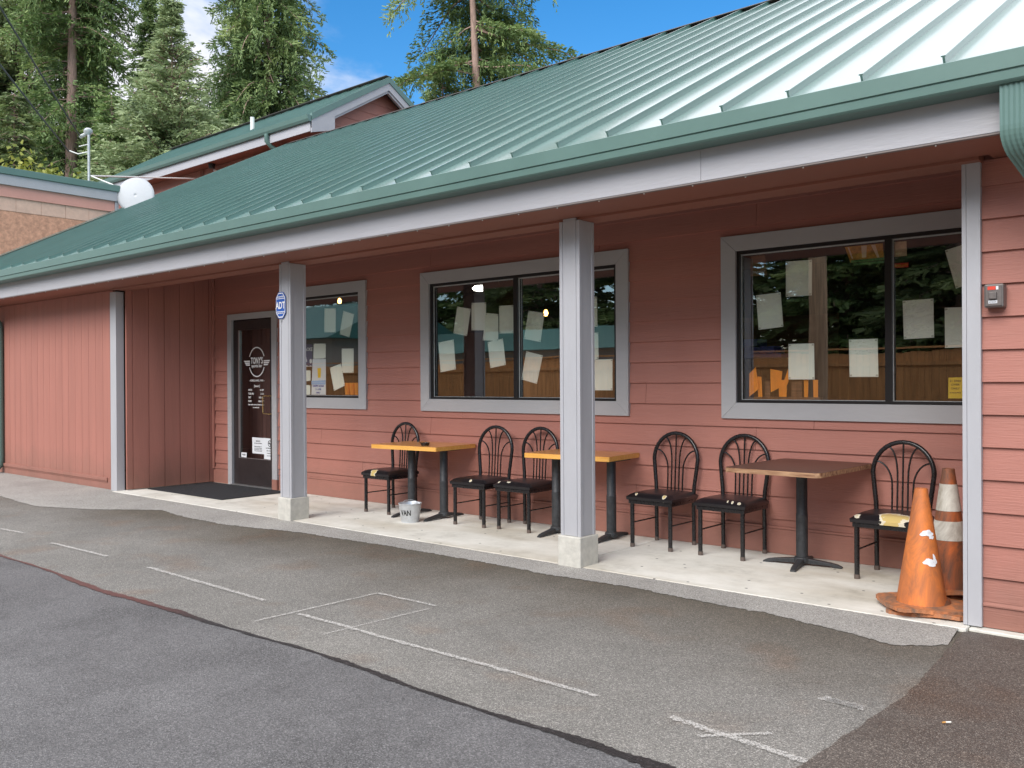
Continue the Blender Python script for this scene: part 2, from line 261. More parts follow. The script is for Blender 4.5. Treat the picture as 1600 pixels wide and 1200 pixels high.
def vinyl():
    m=bpy.data.materials.new('vinyl');m.use_nodes=True;t=m.node_tree;b=t.nodes['Principled BSDF']
    c=N(t,'ShaderNodeTexCoord');oi=N(t,'ShaderNodeObjectInfo');ad=N(t,'ShaderNodeVectorMath',operation='ADD');t.links.new(c.outputs['Object'],ad.inputs[0]);t.links.new(oi.outputs['Location'],ad.inputs[1])
    n=N(t,'ShaderNodeTexNoise');n.inputs['Scale'].default_value=16;n.inputs['Detail'].default_value=5;t.links.new(ad.outputs[0],n.inputs['Vector'])
    cr=N(t,'ShaderNodeValToRGB');e=cr.color_ramp.elements;e[0].position=.75;e[0].color=(.012,.010,.012,1);e[1].position=.765;e[1].color=(.5,.46,.38,1);t.links.new(n.outputs[0],cr.inputs[0]);t.links.new(cr.outputs[0],b.inputs['Base Color']);b.inputs['Roughness'].default_value=.3;MAT['vinyl']=m
vinyl()
def leafmat(name,c0,c1,c2,trans=.25):
    m=bpy.data.materials.new(name);m.use_nodes=True;t=m.node_tree;b=t.nodes['Principled BSDF'];o=t.nodes['Material Output']
    a=N(t,'ShaderNodeAttribute',attribute_name='tone')
    cr=N(t,'ShaderNodeValToRGB');e=cr.color_ramp.elements;e[0].position=0;e[0].color=(*c0,1);e[1].position=1;e[1].color=(*c2,1);k=e.new(.5);k.color=(*c1,1)
    t.links.new(a.outputs['Fac'],cr.inputs[0]);t.links.new(cr.outputs[0],b.inputs['Base Color']);b.inputs['Roughness'].default_value=.6
    tl=N(t,'ShaderNodeBsdfTranslucent');t.links.new(cr.outputs[0],tl.inputs[0]);mx=N(t,'ShaderNodeMixShader');mx.inputs[0].default_value=trans
    t.links.new(b.outputs[0],mx.inputs[1]);t.links.new(tl.outputs[0],mx.inputs[2]);t.links.new(mx.outputs[0],o.inputs[0]);MAT[name]=m
leafmat('needles_fir',(.045,.075,.028),(.165,.26,.085),(.36,.45,.16))
leafmat('needles_spruce',(.11,.15,.075),(.28,.36,.17),(.46,.54,.29))
leafmat('needles_hemlock',(.045,.075,.03),(.165,.255,.09),(.36,.45,.17))
leafmat('needles_dark',(.04,.06,.028),(.13,.185,.065),(.28,.34,.12))
leafmat('leaves_maple',(.12,.17,.03),(.26,.30,.05),(.42,.40,.08))
# ---------------- mesh helpers
class MB:
    def __init__(s): s.v=[];s.f=[];s.m=[]
    def add(s,vs,fs,mi=0):
        o=len(s.v);s.v+=[tuple(p) for p in vs];s.f+=[tuple(i+o for i in f) for f in fs];s.m+=[mi]*len(fs);return s
    def box(s,x0,x1,y0,y1,z0,z1,mi=0):
        return s.add([(x0,y0,z0),(x1,y0,z0),(x1,y1,z0),(x0,y1,z0),(x0,y0,z1),(x1,y0,z1),(x1,y1,z1),(x0,y1,z1)],
            [(0,3,2,1),(4,5,6,7),(0,1,5,4),(1,2,6,5),(2,3,7,6),(3,0,4,7)],mi)
    def prism(s,pts,axis,a,b,mi=0):
        # pts 2D; axis 'X': (y,z), 'Y': (x,z), 'Z': (x,y)
        def P(p,c): return {'X':(c,p[0],p[1]),'Y':(p[0],c,p[1]),'Z':(p[0],p[1],c)}[axis]
        n=len(pts);vs=[P(p,a) for p in pts]+[P(p,b) for p in pts]
        fs=[tuple(range(n))[::-1],tuple(range(n,2*n))]+[(i,(i+1)%n,(i+1)%n+n,i+n) for i in range(n)]
        return s.add(vs,fs,mi)
    def tube(s,path,r,n=8,mi=0,cap=True):
        P=[Vector(p) for p in path];rs=r if isinstance(r,(list,tuple)) else [r]*len(P);vs=[];up=None
        for i,p in enumerate(P):
            t=(P[min(i+1,len(P)-1)]-P[max(i-1,0)]).normalized()
            if up is None: up=t.orthogonal().normalized()
            up=(up-t*up.dot(t));up=up.normalized() if up.length>1e-6 else t.orthogonal().normalized()
            q=t.cross(up)
            for k in range(n):
                a=2*math.pi*k/n;vs.append(p+(up*math.cos(a)+q*math.sin(a))*rs[i])
        fs=[]
        for i in range(len(P)-1):
            for k in range(n):
                a=i*n+k;b=i*n+(k+1)%n;fs.append((a,b,b+n,a+n))
        if cap: fs.append(tuple(range(n))[::-1]);fs.append(tuple(range((len(P)-1)*n,len(P)*n)))
        return s.add(vs,fs,mi)
    def lathe(s,prof,c=(0,0,0),n=24,mi=0,axis='Z'):
        vs=[]
        for r,z in prof:
            for k in range(n):
                a=2*math.pi*k/n;x,y=r*math.cos(a),r*math.sin(a)
                vs.append((c[0]+x,c[1]+y,c[2]+z) if axis=='Z' else (c[0]+x,c[1]+z,c[2]+y))
        fs=[]
        for i in range(len(prof)-1):
            for k in range(n):
                a=i*n+k;b=i*n+(k+1)%n;fs.append((a,b,b+n,a+n))
        return s.add(vs,fs,mi)
    def slab(s,pts,th):  # polygon in a Y plane given (x,z) pts at y, thickness th along Y
        pass
def wl(o):
    v=Vector((0,0,0))
    while o: v+=o.location;o=o.parent
    return v
def obj(name,mb,mats,parent=None,bevel=0,smooth=False,origin=None):
    if isinstance(mats,str): mats=[mats]
    me=bpy.data.meshes.new(name);V=mb.v
    org=Vector(origin) if origin is not None else (wl(parent) if parent else Vector((0,0,0)))
    me.from_pydata([(p[0]-org.x,p[1]-org.y,p[2]-org.z) for p in V],[],mb.f)
    for x in mats: me.materials.append(MAT[x])
    me.polygons.foreach_set('material_index',mb.m)
    bm=bmesh.new();bm.from_mesh(me);bmesh.ops.recalc_face_normals(bm,faces=bm.faces);bm.to_mesh(me);bm.free()
    if smooth: me.polygons.foreach_set('use_smooth',[True]*len(me.polygons));me.set_sharp_from_angle(angle=R(42))
    o=bpy.data.objects.new(name,me);COL.objects.link(o)
    if parent: o.parent=parent;o.location=org-wl(parent)
    else: o.location=org
    if bevel:
        b=o.modifiers.new('bevel','BEVEL');b.width=bevel;b.segments=2;b.limit_method='ANGLE';b.angle_limit=R(40)
    return o
def thing(name,label,cat,loc=(0,0,0),group=None):
    o=bpy.data.objects.new(name,None);COL.objects.link(o);o.location=loc;o['label']=label;o['category']=cat;o.empty_display_size=.1
    if group:o['group']=group
    return o
def tag(o,label,cat,group=None):
    o['label']=label;o['category']=cat
    if group:o['group']=group
    return o
def struct(name,mb,mats,**k):
    o=obj(name,mb,mats,**k);o['kind']='structure';return o
def dup(root):
    r=root.copy();COL.objects.link(r)
    def rec(a,b):
        for ch in list(a.children):
            c=ch.copy();COL.objects.link(c);c.parent=b;rec(ch,c)
    rec(root,r);return r
def text(name,body,size,loc,matn,parent,sx=1,align='CENTER',rotz=0,bold=0.0):
    cu=bpy.data.curves.new(name,'FONT');cu.body=body;cu.size=size;cu.align_x=align;cu.extrude=.0006;cu.offset=bold;cu.resolution_u=3
    to=bpy.data.objects.new(name,cu);COL.objects.link(to);bpy.context.view_layer.update()
    me=bpy.data.meshes.new_from_object(to.evaluated_get(bpy.context.evaluated_depsgraph_get()));COL.objects.unlink(to);bpy.data.objects.remove(to)
    # text lies in XY -> stand it facing -Y
    ca,sa=math.cos(rotz),math.sin(rotz)
    for v in me.vertices:
        x,y,z=v.co.x*sx,v.co.y,v.co.z
        v.co=(x*ca+z*sa*0,x*sa-z,y)
    me.materials.clear();me.materials.append(MAT[matn])
    o=bpy.data.objects.new(name,me);COL.objects.link(o)
    if parent:o.parent=parent;o.location=Vector(loc)-wl(parent)
    else:o.location=loc
    return o
def quadY(mb,pts,y,th=.0015,mi=0):
    return mb.prism(pts,'Y',y,y+th,mi)
# ================= GROUND (setting)
random.seed(3)
g=MB();g.add([(-400,-300,-.020),(300,-300,-.020),(300,400,-.020),(-400,400,-.020)],[(0,1,2,3)]);struct('ground',g,'old_asphalt')
def wav(x,s,a): return a*(math.sin(x*2.1+s)+.6*math.sin(x*5.3+s*2)+.35*math.sin(x*13+s*3)+.2*math.sin(x*31+s))
tarpts=[(x,2.69+.022*(math.sin(x*1.6+1)+.5*math.sin(x*3.9+2)+.12*math.sin(x*11+3)+.06*math.sin(x*29))) for x in np.arange(-14,4.01,.014)]
n=MB();vs=[(x,y,-.016) for x,y in tarpts]+[(x,-9,-.016) for x,y in tarpts];L=len(tarpts)
n.add(vs,[(i,L+i,L+i+1,i+1) for i in range(L-1)]);struct('parking_lot',n,'new_asphalt')
def ribbon(name,pts,wid,z,mt,jag=.3,seed=0):
    rnd=random.Random(seed);vs=[];P=[Vector((*p,0)) for p in pts]
    for i,p in enumerate(P):
        t=(P[min(i+1,len(P)-1)]-P[max(i-1,0)]).normalized();q=Vector((-t.y,t.x,0))
        wa=wid(p.x) if callable(wid) else wid
        vs+= [p+q*wa*(.5+jag*rnd.uniform(-1,1)),p-q*wa*(.5+jag*rnd.uniform(-1,1))]
    m=MB();m.add([(v.x,v.y,z) for v in vs],[(2*i,2*i+1,2*i+3,2*i+2) for i in range(len(P)-1)]);return struct(name,m,mt)
ribbon('tar_seam',[(x,y+.0) for x,y in tarpts],lambda x:.022+.03*max(0,math.sin(x*1.5+3.4))+.012*max(0,math.sin(x*4+1))+.006*math.sin(x*17),-.012,'tar',.14,2)
# lighter dry strip along the walkway
ds=[(-15,4.25),(-13,4.2),(-11.6,4.2),(-10.1,4.1),(-9.4,4.35),(-9.0,4.6),(-8.68,4.80),(-8.0,4.72),(-7.3,4.70),(-6.3,4.86),(-5.4,4.92),(-4.56,4.96),(-3.5,4.9),(-2.74,4.93),(-1.83,4.90),(-1.3,4.79),(-1.05,4.72),(-.82,4.88)]
xs=np.arange(-15,-.82,.012);yb=np.interp(xs,[p[0] for p in ds],[p[1] for p in ds])-.045
s_=MB();vs=[(x,y+random.gauss(0,.0035)+wav(x,2,.012)+.008*math.sin(x*47)*math.sin(x*9.1)+.005*math.sin(x*103+2),-.016) for x,y in zip(xs,yb)]+[(x,(5.24 if x<-10.6 else 5.147)+random.uniform(-.006,.004),-.004) for x in xs];L=len(xs)
s_.add(vs,[(i,i+1,L+i+1,L+i) for i in range(L-1)]);struct('asphalt_apron',s_,'dry_asphalt')
wp=MB();ys=np.arange(2.78,5.16,.014);lx=[np.interp(y,[2.7,2.95,3.995,5.148],[-1.08,-1.008,-.842,-.80])+random.gauss(0,.002)+.006*math.sin(y*23)*math.sin(y*5) for y in ys]
vs=[(x,y,-.016) for x,y in zip(lx,ys)]+[(4,y,-.016) for y in ys];L=len(ys);wp.add(vs,[(i,L+i,L+i+1,i+1) for i in range(L-1)]);struct('asphalt_patch',wp,'wet_asphalt')
wk=MB();wk.box(-10.6,-7.02,5.15,6.6,-.1,0);wk.box(-7.012,-3.5,5.15,6.6,-.1,0);wk.box(-3.492,-.79,5.15,6.6,-.1,0);wk.box(-.786,4,5.19,5.32,-.1,-.004)
struct('walkway',wk,'slab',bevel=.006)
cz_=-.0085
def seg(a,b,n=14): return [(a[0]+(b[0]-a[0])*i/n+random.uniform(-.002,.002),a[1]+(b[1]-a[1])*i/n+random.uniform(-.003,.003)+.002*math.sin(i*.2)) for i in range(n+1)]
for a,b,wd in (((-8.824,3.192),(-8.37,3.235),.03),((-7.667,3.182),(-6.69,3.21),.03),((-6.04,3.209),(-4.5,3.173),.03),((-4.165,2.86),(-4.057,3.741),.014),((-4.057,3.741),(-3.526,3.748),.022),((-4.085,3.119),(-1.941,3.109),.026),((-3.642,2.946),(-3.524,3.677),.010),((-1.58,3.101),(-.99,3.041),.032),((-1.138,3.697),(-.956,3.691),.045),((-1.405,3.0),(-1.183,3.205),.018)):
    cz_-=.0006;ribbon('chalk_line',seg(a,b,60),wd*1.15,cz_,'chalk',.16,int(-a[0]*10))
# ================= MAIN BUILDING
B=thing('bar_building','long low salmon-pink sports bar with green standing-seam metal roof and covered porch','building',(-5,6.5,0))
BW=6.5
def clapboards(x0,x1,y,z0,z1,exp,holes,parent,name,rnd,zoff=0,face=-1,th=.017):
    """lap siding facing -Y on plane y, boards as wedges, cut round holes (xa,xb,za,zb)"""
    mb=MB();z=zoff
    rows=[]
    while z<z1:
        a=max(z,z0);b=min(z+exp,z1)
        if b>a: rows.append((z,a,b))
        z+=exp
    for k,(zb,a,b) in enumerate(rows):
        cuts=sorted({a,b,*[h[2] for h in holes if a<h[2]<b],*[h[3] for h in holes if a<h[3]<b]})
        seams=[];x=x0+rnd.uniform(.5,3.4)
        while x<x1: seams.append(x);x+=3.66
        for ca,cb_ in zip(cuts,cuts[1:]):
            mid=(ca+cb_)/2;iv=[(x0,x1)]
            for h in holes:
                if h[2]<mid<h[3]:
                    nv=[]
                    for p,q in iv:
                        if h[0]>p: nv.append((p,min(q,h[0])))
                        if h[1]<q: nv.append((max(p,h[1]),q))
                    iv=[i for i in nv if i[1]-i[0]>.01]
            off=lambda zq: th*(1-(zq-zb)/exp)+.002
            for p,q in iv:
                xs=[p]+[s for s in seams if p+.05<s<q-.05]+[q]
                for u,v in zip(xs,xs[1:]):
                    gp=.0015
                    mb.prism([(y+.01,ca),(y-off(ca),ca),(y-off(cb_),cb_),(y+.01,cb_)],'X',u+gp,v-gp)
    return obj(name,mb,'siding_paint',parent)
rnd=random.Random(8)
HOLES=[(-9.93,-9.01,-1,2.27),(-8.51,-7.30,1.20,2.48),(-6.19,-3.81,1.20,2.48),(-2.68,-.85,1.20,2.48)]
clapboards(-10.58,-.69,BW,.22,3.02,.1835,HOLES,B,'porch_wall',rnd,zoff=-.086)
bb=MB();bb.box(-10.03+.0,-9.94,BW-.02,BW+.01,0.004,.21);bb=MB()
bb.box(-10.58,-10.02,BW-.016,BW+.01,.002,.20);bb.box(-8.89,-.69,BW-.016,BW+.01,.002,.20);bb.box(-10.58,-10.02,BW-.024,BW+.01,.203,.222);bb.box(-8.89,-.69,BW-.024,BW+.01,.203,.222)
obj('base_board',bb,'siding_paint',B,bevel=.002)
# backing behind boards (with holes) keeps light out
bk=MB();y0,y1=BW+.012,BW+.035
for x0,x1 in ((-10.6,-9.94),(-9.0,-8.52),(-7.29,-6.2),(-3.8,-2.69),(-.84,-.67)): bk.box(x0,x1,y0,y1,0,3.02)
bk.box(-9.94,-9.0,y0,y1,2.28,3.02)
for x0,x1 in ((-8.52,-7.29),(-6.2,-3.8),(-2.69,-.84)): bk.box(x0,x1,y0,y1,0,1.19);bk.box(x0,x1,y0,y1,2.49,3.02)
obj('wall_backing',bk,'interior_dark',B)
# return walls of the porch
def grooved(axis,c,a,b,z0,z1,pitch,depth,sgn,parent,name,phase=0,gw=.010,fine=False):
    """T1-11 style panel. axis X: plane x=c facing sgn, running in y; axis Y: plane y=c facing sgn, running in x"""
    mb=MB();p=a+phase;edges=[a]
    while p<b:
        if p>a+.02: edges.append(p)
        p+=pitch
    edges.append(b)
    for i,(u,v) in enumerate(zip(edges,edges[1:])):
        uu=u+(gw/2 if i else 0);vv=v-(gw/2 if v<b else 0)
        if axis=='X': mb.box(min(c,c-sgn*.012),max(c,c-sgn*.012),uu,vv,z0,z1)
        else: mb.box(uu,vv,min(c,c-sgn*.012),max(c,c-sgn*.012),z0,z1)
    q0,q1=sorted((c-sgn*.0115-sgn*.02,c-sgn*(.012-depth*0)-0*.001))
    if axis=='X': mb.box(min(c-sgn*.010,c-sgn*.03),max(c-sgn*.010,c-sgn*.03),a,b,z0,z1)
    else: mb.box(a,b,min(c-sgn*.010,c-sgn*.03),max(c-sgn*.010,c-sgn*.03),z0,z1)
    return obj(name,mb,'panel_paint',parent)
grooved('X',-10.50,5.30,6.49,.012,3.02,.2095,.01,1,B,'recess_wall',phase=.075)
grooved('Y',5.25,-18,-10.745,.15,2.634,.2032,.01,-1,B,'front_panel_wall',phase=.05,gw=.005)
lb=MB();lb.box(-18,-10.90,5.225,5.26,.105,.150);lb.box(-18,-10.91,5.235,5.26,.085,.104);lb.box(-18,-10.86,5.243,5.265,-.02,.084);lb.box(-10.90,-10.745,5.240,5.262,-.02,.150)
obj('wall_ledge',lb,'panel_paint',B,bevel=.003)
sr=MB();sr.box(-.80,-.79,5.34,6.49,0,3.02);obj('porch_end_wall',sr,'siding_paint',B)
clapboards(-.722,4,5.27,.145,2.634,.1835,[],B,'right_wall',random.Random(5),zoff=-.085,th=.018)
rb=MB();rb.box(-.722,4,5.252,5.28,.0,.118);rb.prism([(5.28,.120),(5.243,.120),(5.243,.130),(5.258,.145),(5.28,.145)],'X',-.722,4);obj('base_board',rb,'siding_paint',B,bevel=.002)
rk=MB();rk.box(-.80,4,5.285,5.31,0,2.8);obj('wall_backing',rk,'siding_paint',B)
# corner pilasters
for (x0,x1,ya,yb_) in ((-10.742,-10.585,5.205,5.305),(-.815,-.722,5.222,5.345)):
    p=MB();z0=.004 if x0>-2 else -.02
    if x0>-2: p.box(x0,x0+.022,ya+.001,yb_,z0,2.633);p.box(x0+.0235,x1,ya,ya+.03,z0,2.633);p.box(x0+.0235,x1-.002,ya+.032,yb_,z0,2.633)
    else: p.box(x0,x1,ya,yb_,z0,2.60)
    obj('corner_trim',p,'grey_paint',B,bevel=.002)
rc=MB();rc.box(-10.385,-10.35,BW-.04,BW-.016,.20,3.0);obj('corner_trim',rc,'siding_paint',B,bevel=.002)
# beam, soffit, porch ceiling
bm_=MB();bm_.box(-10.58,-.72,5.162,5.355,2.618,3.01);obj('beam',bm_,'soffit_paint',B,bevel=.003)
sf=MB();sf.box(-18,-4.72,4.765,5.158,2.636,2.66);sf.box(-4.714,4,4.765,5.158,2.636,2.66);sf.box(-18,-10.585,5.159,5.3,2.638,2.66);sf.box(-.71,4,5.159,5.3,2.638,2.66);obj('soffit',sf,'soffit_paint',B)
pc=MB();pc.box(-10.6,-.79,5.356,6.49,3.02,3.04);obj('porch_ceiling',pc,'brown_cap',B)  # unseen; set high and coloured dark to cut bounce light on the wall
# fascia + drip strip + clips
fa=MB()
xs_=[-18,-12.4,-7.3,-2.176,4]
for a,b in zip(xs_,xs_[1:]): fa.box(a+.001,b-.001,4.728,4.763,2.642,2.96)
obj('fascia',fa,'fascia_paint',B,bevel=.002)
fe=MB();fe.box(-18,4,4.731,4.762,2.632,2.6405);obj('fascia_edge',fe,'fascia_edge',B)
cm=None
for i in range(40):
    x=-.86-.345*i
    if cm is None:
        c_=MB();c_.lathe([(0,-.005),(.005,-.003),(.005,.003),(0,.005)],(x,4.748,2.627),6);cm=obj('clip',c_,'pvc_white',B,origin=(x,4.748,2.627))
    else:
        c2=cm.copy();COL.objects.link(c2);c2.location=cm.location+Vector((-.345*i,0,0))
# gutter
gu=MB();prof=[(4.726,2.985),(4.726,2.838),(4.60,2.838),(4.592,2.845),(4.586,2.852),(4.582,2.892),(4.588,2.895),(4.588,2.899),(4.577,2.903),(4.574,2.988),(4.585,2.994),(4.590,2.985),(4.598,2.91),(4.610,2.85),(4.716,2.85),(4.716,2.985)]
gu.prism(prof,'X',-18,4);obj('gutter',gu,'green_gutter',B)
# roof
SL=.554;Y0,Z0=4.66,3.018;YR=11.40;ZR=Z0+SL*(YR-Y0);XL=-15.73
ca=math.atan(SL);nrm=Vector((0,-math.sin(ca),math.cos(ca)));alo=Vector((0,math.cos(ca),math.sin(ca)));SLEN=(YR-Y0)/math.cos(ca)
def roofpt(x,t,h): return Vector((x,Y0,Z0))+alo*t+nrm*h
rf=MB()
def rbox(mb,x0,x1,t0,t1,h0,h1,mi=0):
    P=[roofpt(x,t,h) for h in (h0,h1) for (x,t) in ((x0,t0),(x1,t0),(x1,t1),(x0,t1))]
    mb.add(P,[(0,3,2,1),(4,5,6,7),(0,1,5,4),(1,2,6,5),(2,3,7,6),(3,0,4,7)],mi)
k=-11;seamx=[]
xk=-.802
xs_=[xk+.4*i for i in range(-37,13)]
xs_=[x for x in xs_ if x>XL]
lo=XL
for x in xs_+[4.0]:
    # slight oil-canning: pan split in 3 strips with tiny height change
    a,b=lo+.006,x-.006;mid=(a+b)/2;dh=random.uniform(-.003,.003)
    n_=8
    for i in range(n_):
        t0,t1=SLEN*i/n_,SLEN*(i+1)/n_
        h0=dh*math.sin(i*1.9);h1=dh*math.sin((i+1)*1.9)
        rf.add([roofpt(a,t0,0),roofpt(mid,t0,h0),roofpt(mid,t1,h1),roofpt(a,t1,0)],[(0,1,2,3)]);rf.add([roofpt(mid,t0,h0),roofpt(b,t0,0),roofpt(b,t1,0),roofpt(mid,t1,h1)],[(0,1,2,3)])
    lo=x
for x in [XL]+xs_: rbox(rf,x-.006,x+.006,0.0,SLEN,-.02,.034);rbox(rf,x-.012,x+.010,0.0,SLEN,.034,.041)
rbox(rf,XL,4,0,.006,-.022,-.001)
roof=obj('roof',rf,'green_metal',B)
rd=MB();rbox(rd,XL,4,.02,SLEN,-.16,-.024);rd.box(XL,4,YR,YR+7,2.9,3.0)
rd.add([(XL,YR,ZR),(4,YR,ZR),(4,YR+7,3.0),(XL,YR+7,3.0)],[(0,1,2,3)]);rd.box(XL,4,YR+6.98,YR+7,0,3.1);rd.box(3.9,4,6.5,YR+7,0,3)
for xx in (XL+.05,3.97): rd.add([(xx,4.7,2.9),(xx,YR,ZR-.05),(xx,YR+7,2.9)],[(0,1,2)])
obj('roof_deck',rd,'brown_cap',roof)
rp=MB();rbox(rp,XL-.02,4,SLEN-.10,SLEN+.02,.043,.050);rbox(rp,XL,4,SLEN-.03,SLEN+.01,0,.043);obj('ridge_cap',rp,['brown_cap'],roof)
sb=MB();rbox(sb,XL-.03,XL-.005,-.01,SLEN,-.18,.048);obj('rake_trim',sb,'green_gutter',roof)
# right downspout
def ribpipe(path,wx,wy,parent,name,mt='green_gutter'):
    """rectangular ribbed downspout following path of (y,z) at x range"""
    mb=MB();x0,x1=wx;n=len(path);sec=[]
    m_=9;pr=[]
    for i in range(m_+1):
        u=i/m_;pr.append((u,(.005 if i%2 else 0)))
    P=[Vector((0,*p)) for p in path];rings=[]
    for i,p in enumerate(P):
        t=(P[min(i+1,n-1)]-P[max(i-1,0)]).normalized();q=Vector((0,t.z,-t.y))
        if q.y>0:q=-q
        sx_=.13*min(1,max(0,(p.y-4.66)/.30))*(1 if p.z>.4 else max(.25,(p.y-4.95)/.24));ring=[(x0+sx_+(x1-x0)*u,p.y+q.y*(wy/2-dd),p.z+q.z*(wy/2-dd)) for u,dd in pr]+[(x1+sx_,p.y-q.y*wy/2,p.z-q.z*wy/2),(x0+sx_,p.y-q.y*wy/2,p.z-q.z*wy/2)]
        rings.append(ring)
    L=len(rings[0]);vs=[v for r in rings for v in r];fs=[(i*L+k,i*L+(k+1)%L,(i+1)*L+(k+1)%L,(i+1)*L+k) for i in range(n-1) for k in range(L)]
    mb.add(vs,fs);return obj(name,mb,mt,parent)
def arc(c,r,a0,a1,n=7): return [(c[0]+r*math.cos(R(a0+(a1-a0)*i/n)),c[1]+r*math.sin(R(a0+(a1-a0)*i/n))) for i in range(n+1)]
pth=[(4.655,2.86),(4.655,2.70),(4.655,2.66)]+arc((4.80,2.64),.145,180,235)+[(5.00,2.30)]+arc((5.02,2.05),.15,75,0)[1:-1]+[(5.185,1.9),(5.185,.30)]+[(5.18,.22),(5.12,.13),(5.02,.08)]
ribpipe(pth,(-.553,-.452),.085,B,'downspout')
# far-left downspout
lp=MB();lp.tube([(-14.36,5.0,2.60),(-14.36,5.12,2.46),(-14.36,5.19,2.36),(-14.36,5.20,2.2),(-14.36,5.20,.25),(-14.36,5.19,.12),(-14.36,5.12,.04)],.052,10);obj('downspout',lp,'green_gutter',B,smooth=True)
# columns
for i,xc in enumerate((-6.935,-3.440)):
    cpt=thing('porch_column','grey boxed porch column on a concrete pier, '+('in front of the middle window' if i else 'the one beside the entrance door carrying the blue security sign'),'column',(xc,5.23,0))
    a=MB();x0,x1=xc-.0915,xc+.0915;ya,yb_=5.143,5.325
    a.box(x0+.006,x1-.006,ya+.006,yb_-.006,.225,2.616)
    for (u0,u1,v0,v1) in ((x0,x0+.028,ya,ya+.028),(x1-.028,x1,ya,ya+.028),(x0,x0+.028,yb_-.028,yb_),(x1-.028,x1,yb_-.028,yb_)): a.box(u0,u1,v0,v1,.224,2.616)
    a.box(x0+.034,x1-.034,ya+.001,ya+.0055,.226,2.6175)
    a.box(x0+.034,x1-.034,ya+.001,5.1605,2.618,2.635)
    obj('post',a,'grey_paint',cpt,bevel=.002)
    pb=MB();pb.box(xc-.103,xc+.103,5.118,5.342,-.01,.224);o=obj('pier',pb,'concrete_pier',cpt,bevel=.008)
# ================= WINDOWS / DOOR
def window(X0,X1,mull,label_side=None,last=False):
    """outer trim X0..X1"""
    t=.128;Z1,Z2=1.082,2.60;y0,y1=BW-.036,BW+.004
    w_=MB();xa,xb=X0+t,X1-(t if not last else .035)
    zi0,zi1=Z1+t+.004,Z2-t
    # mitred trim
    gp=.001
    w_.prism([(X0,Z1),(X0,Z2),(xa,zi1),(xa,zi0)],'Y',y0,y1)
    if not last: w_.prism([(X1,Z1),(X1,Z2),(xb,zi1),(xb,zi0)],'Y',y0,y1)
    else: w_.box(xb,X1,y0,y1,zi0,zi1)
    x1t=X1
    w_.prism([(X0+gp,Z2),(x1t-gp,Z2),((xb if not last else x1t)-gp,zi1+0),(xa+gp,zi1)],'Y',y0+.0008,y1)
    w_.prism([(X0+gp,Z1),(x1t-gp,Z1),((xb if not last else x1t)-gp,zi0),(xa+gp,zi0)],'Y',y0+.0008,y1)
    tr=obj('window',w_,'trim_paint',B,bevel=.002)
    fr=MB();ft=.030;ya,yb_=BW-.012,BW+.05
    fr.box(xa,xa+ft,ya,yb_,zi0,zi1);fr.box(xb-ft,xb,ya,yb_,zi0,zi1);fr.box(xa+ft,xb-ft,ya,yb_,zi0,zi0+ft*.8);fr.box(xa+ft,xb-ft,ya,yb_,zi1-ft,zi1)
    if mull: fr.box(mull-.024,mull+.024,ya-.003,yb_,zi0+ft*.8,zi1-ft)
    obj('frame',fr,'window_frame_black',tr,bevel=.002)
    # thin bright glazing bead
    al=MB();pan=[(xa+ft,xb-ft)] if not mull else [(xa+ft,mull-.024),(mull+.024,xb-ft)]
    for p,q in pan:
        al.box(p,p+.008,BW+.010,BW+.02,zi0+ft*.8,zi1-ft);al.box(p+.008,q,BW+.010,BW+.02,zi1-ft-.008,zi1-ft);al.box(p+.008,q,BW+.010,BW+.02,zi0+ft*.8,zi0+ft*.8+.004)
    obj('glazing_bead',al,'pipe_grey',tr)
    for p,q in pan:
        gl=MB();gl.add([(p,BW+.03,zi0+ft*.8),(q,BW+.03,zi0+ft*.8),(q,BW+.03,zi1-ft),(p,BW+.03,zi1-ft)],[(0,1,2,3)]);obj('pane',gl,'glass',tr)
    return tr
window(-8.64,-7.193,None);window(-6.303,-3.689,-4.995);window(-2.800,-.73,-1.497,last=True)
# door
dt=MB();y0=BW-.036
dt.box(-10.012,-9.918,y0,BW+.004,.0,2.262);dt.box(-9.008,-8.905,y0,BW+.004,.135,2.262);dt.box(-10.012,-8.905,y0+.001,BW+.004,2.2625,2.343)
door=obj('door',dt,'trim_paint',B,bevel=.002)
d2=MB();d2.box(-9.008,-8.905,y0-.004,BW+.004,.0,.134);obj('trim_foot',d2,'siding_paint',door)
d3=MB();d3.box(-9.915,-9.011,BW+.03,BW+.09,2.19,2.26);d3.box(-9.915,-9.885,BW+.03,BW+.09,.0,2.19);d3.box(-9.041,-9.011,BW+.03,BW+.09,0,2.19)
obj('door_frame',d3,'door_black',door,bevel=.002)
lf=MB();ya,yb_=BW-.004,BW+.04
lf.box(-9.912,-9.80,ya,yb_,.02,2.245);lf.box(-9.085,-9.014,ya,yb_,.02,2.245);lf.box(-9.80,-9.085,ya,yb_,.02,.375);lf.box(-9.80,-9.085,ya,yb_,2.12,2.245)
obj('leaf',lf,'door_black',door,bevel=.003)
ab=MB();ab.box(-9.80,-9.778,ya+.001,ya+.02,.376,2.119);ab.box(-9.777,-9.086,ya+.004,ya+.02,.376,.382);obj('glazing_bead',ab,'aluminium',door)
dg=MB();dg.add([(-9.777,BW+.018,.382),(-9.086,BW+.018,.382),(-9.086,BW+.018,2.12),(-9.777,BW+.018,2.12)],[(0,1,2,3)]);obj('pane',dg,'door_glass',door)
ip=MB()
for i in range(7): ip.box(-9.80+.105*i,-9.80+.105*i+.098,BW+.30,BW+.32,.0,2.3)
ip.box(-9.95,-8.9,BW+.325,BW+.34,0,2.5);ip.box(-9.75,-9.08,BW+.285,BW+.298,1.72,1.93);obj('inner_panel',ip,['interior_brown'],door)
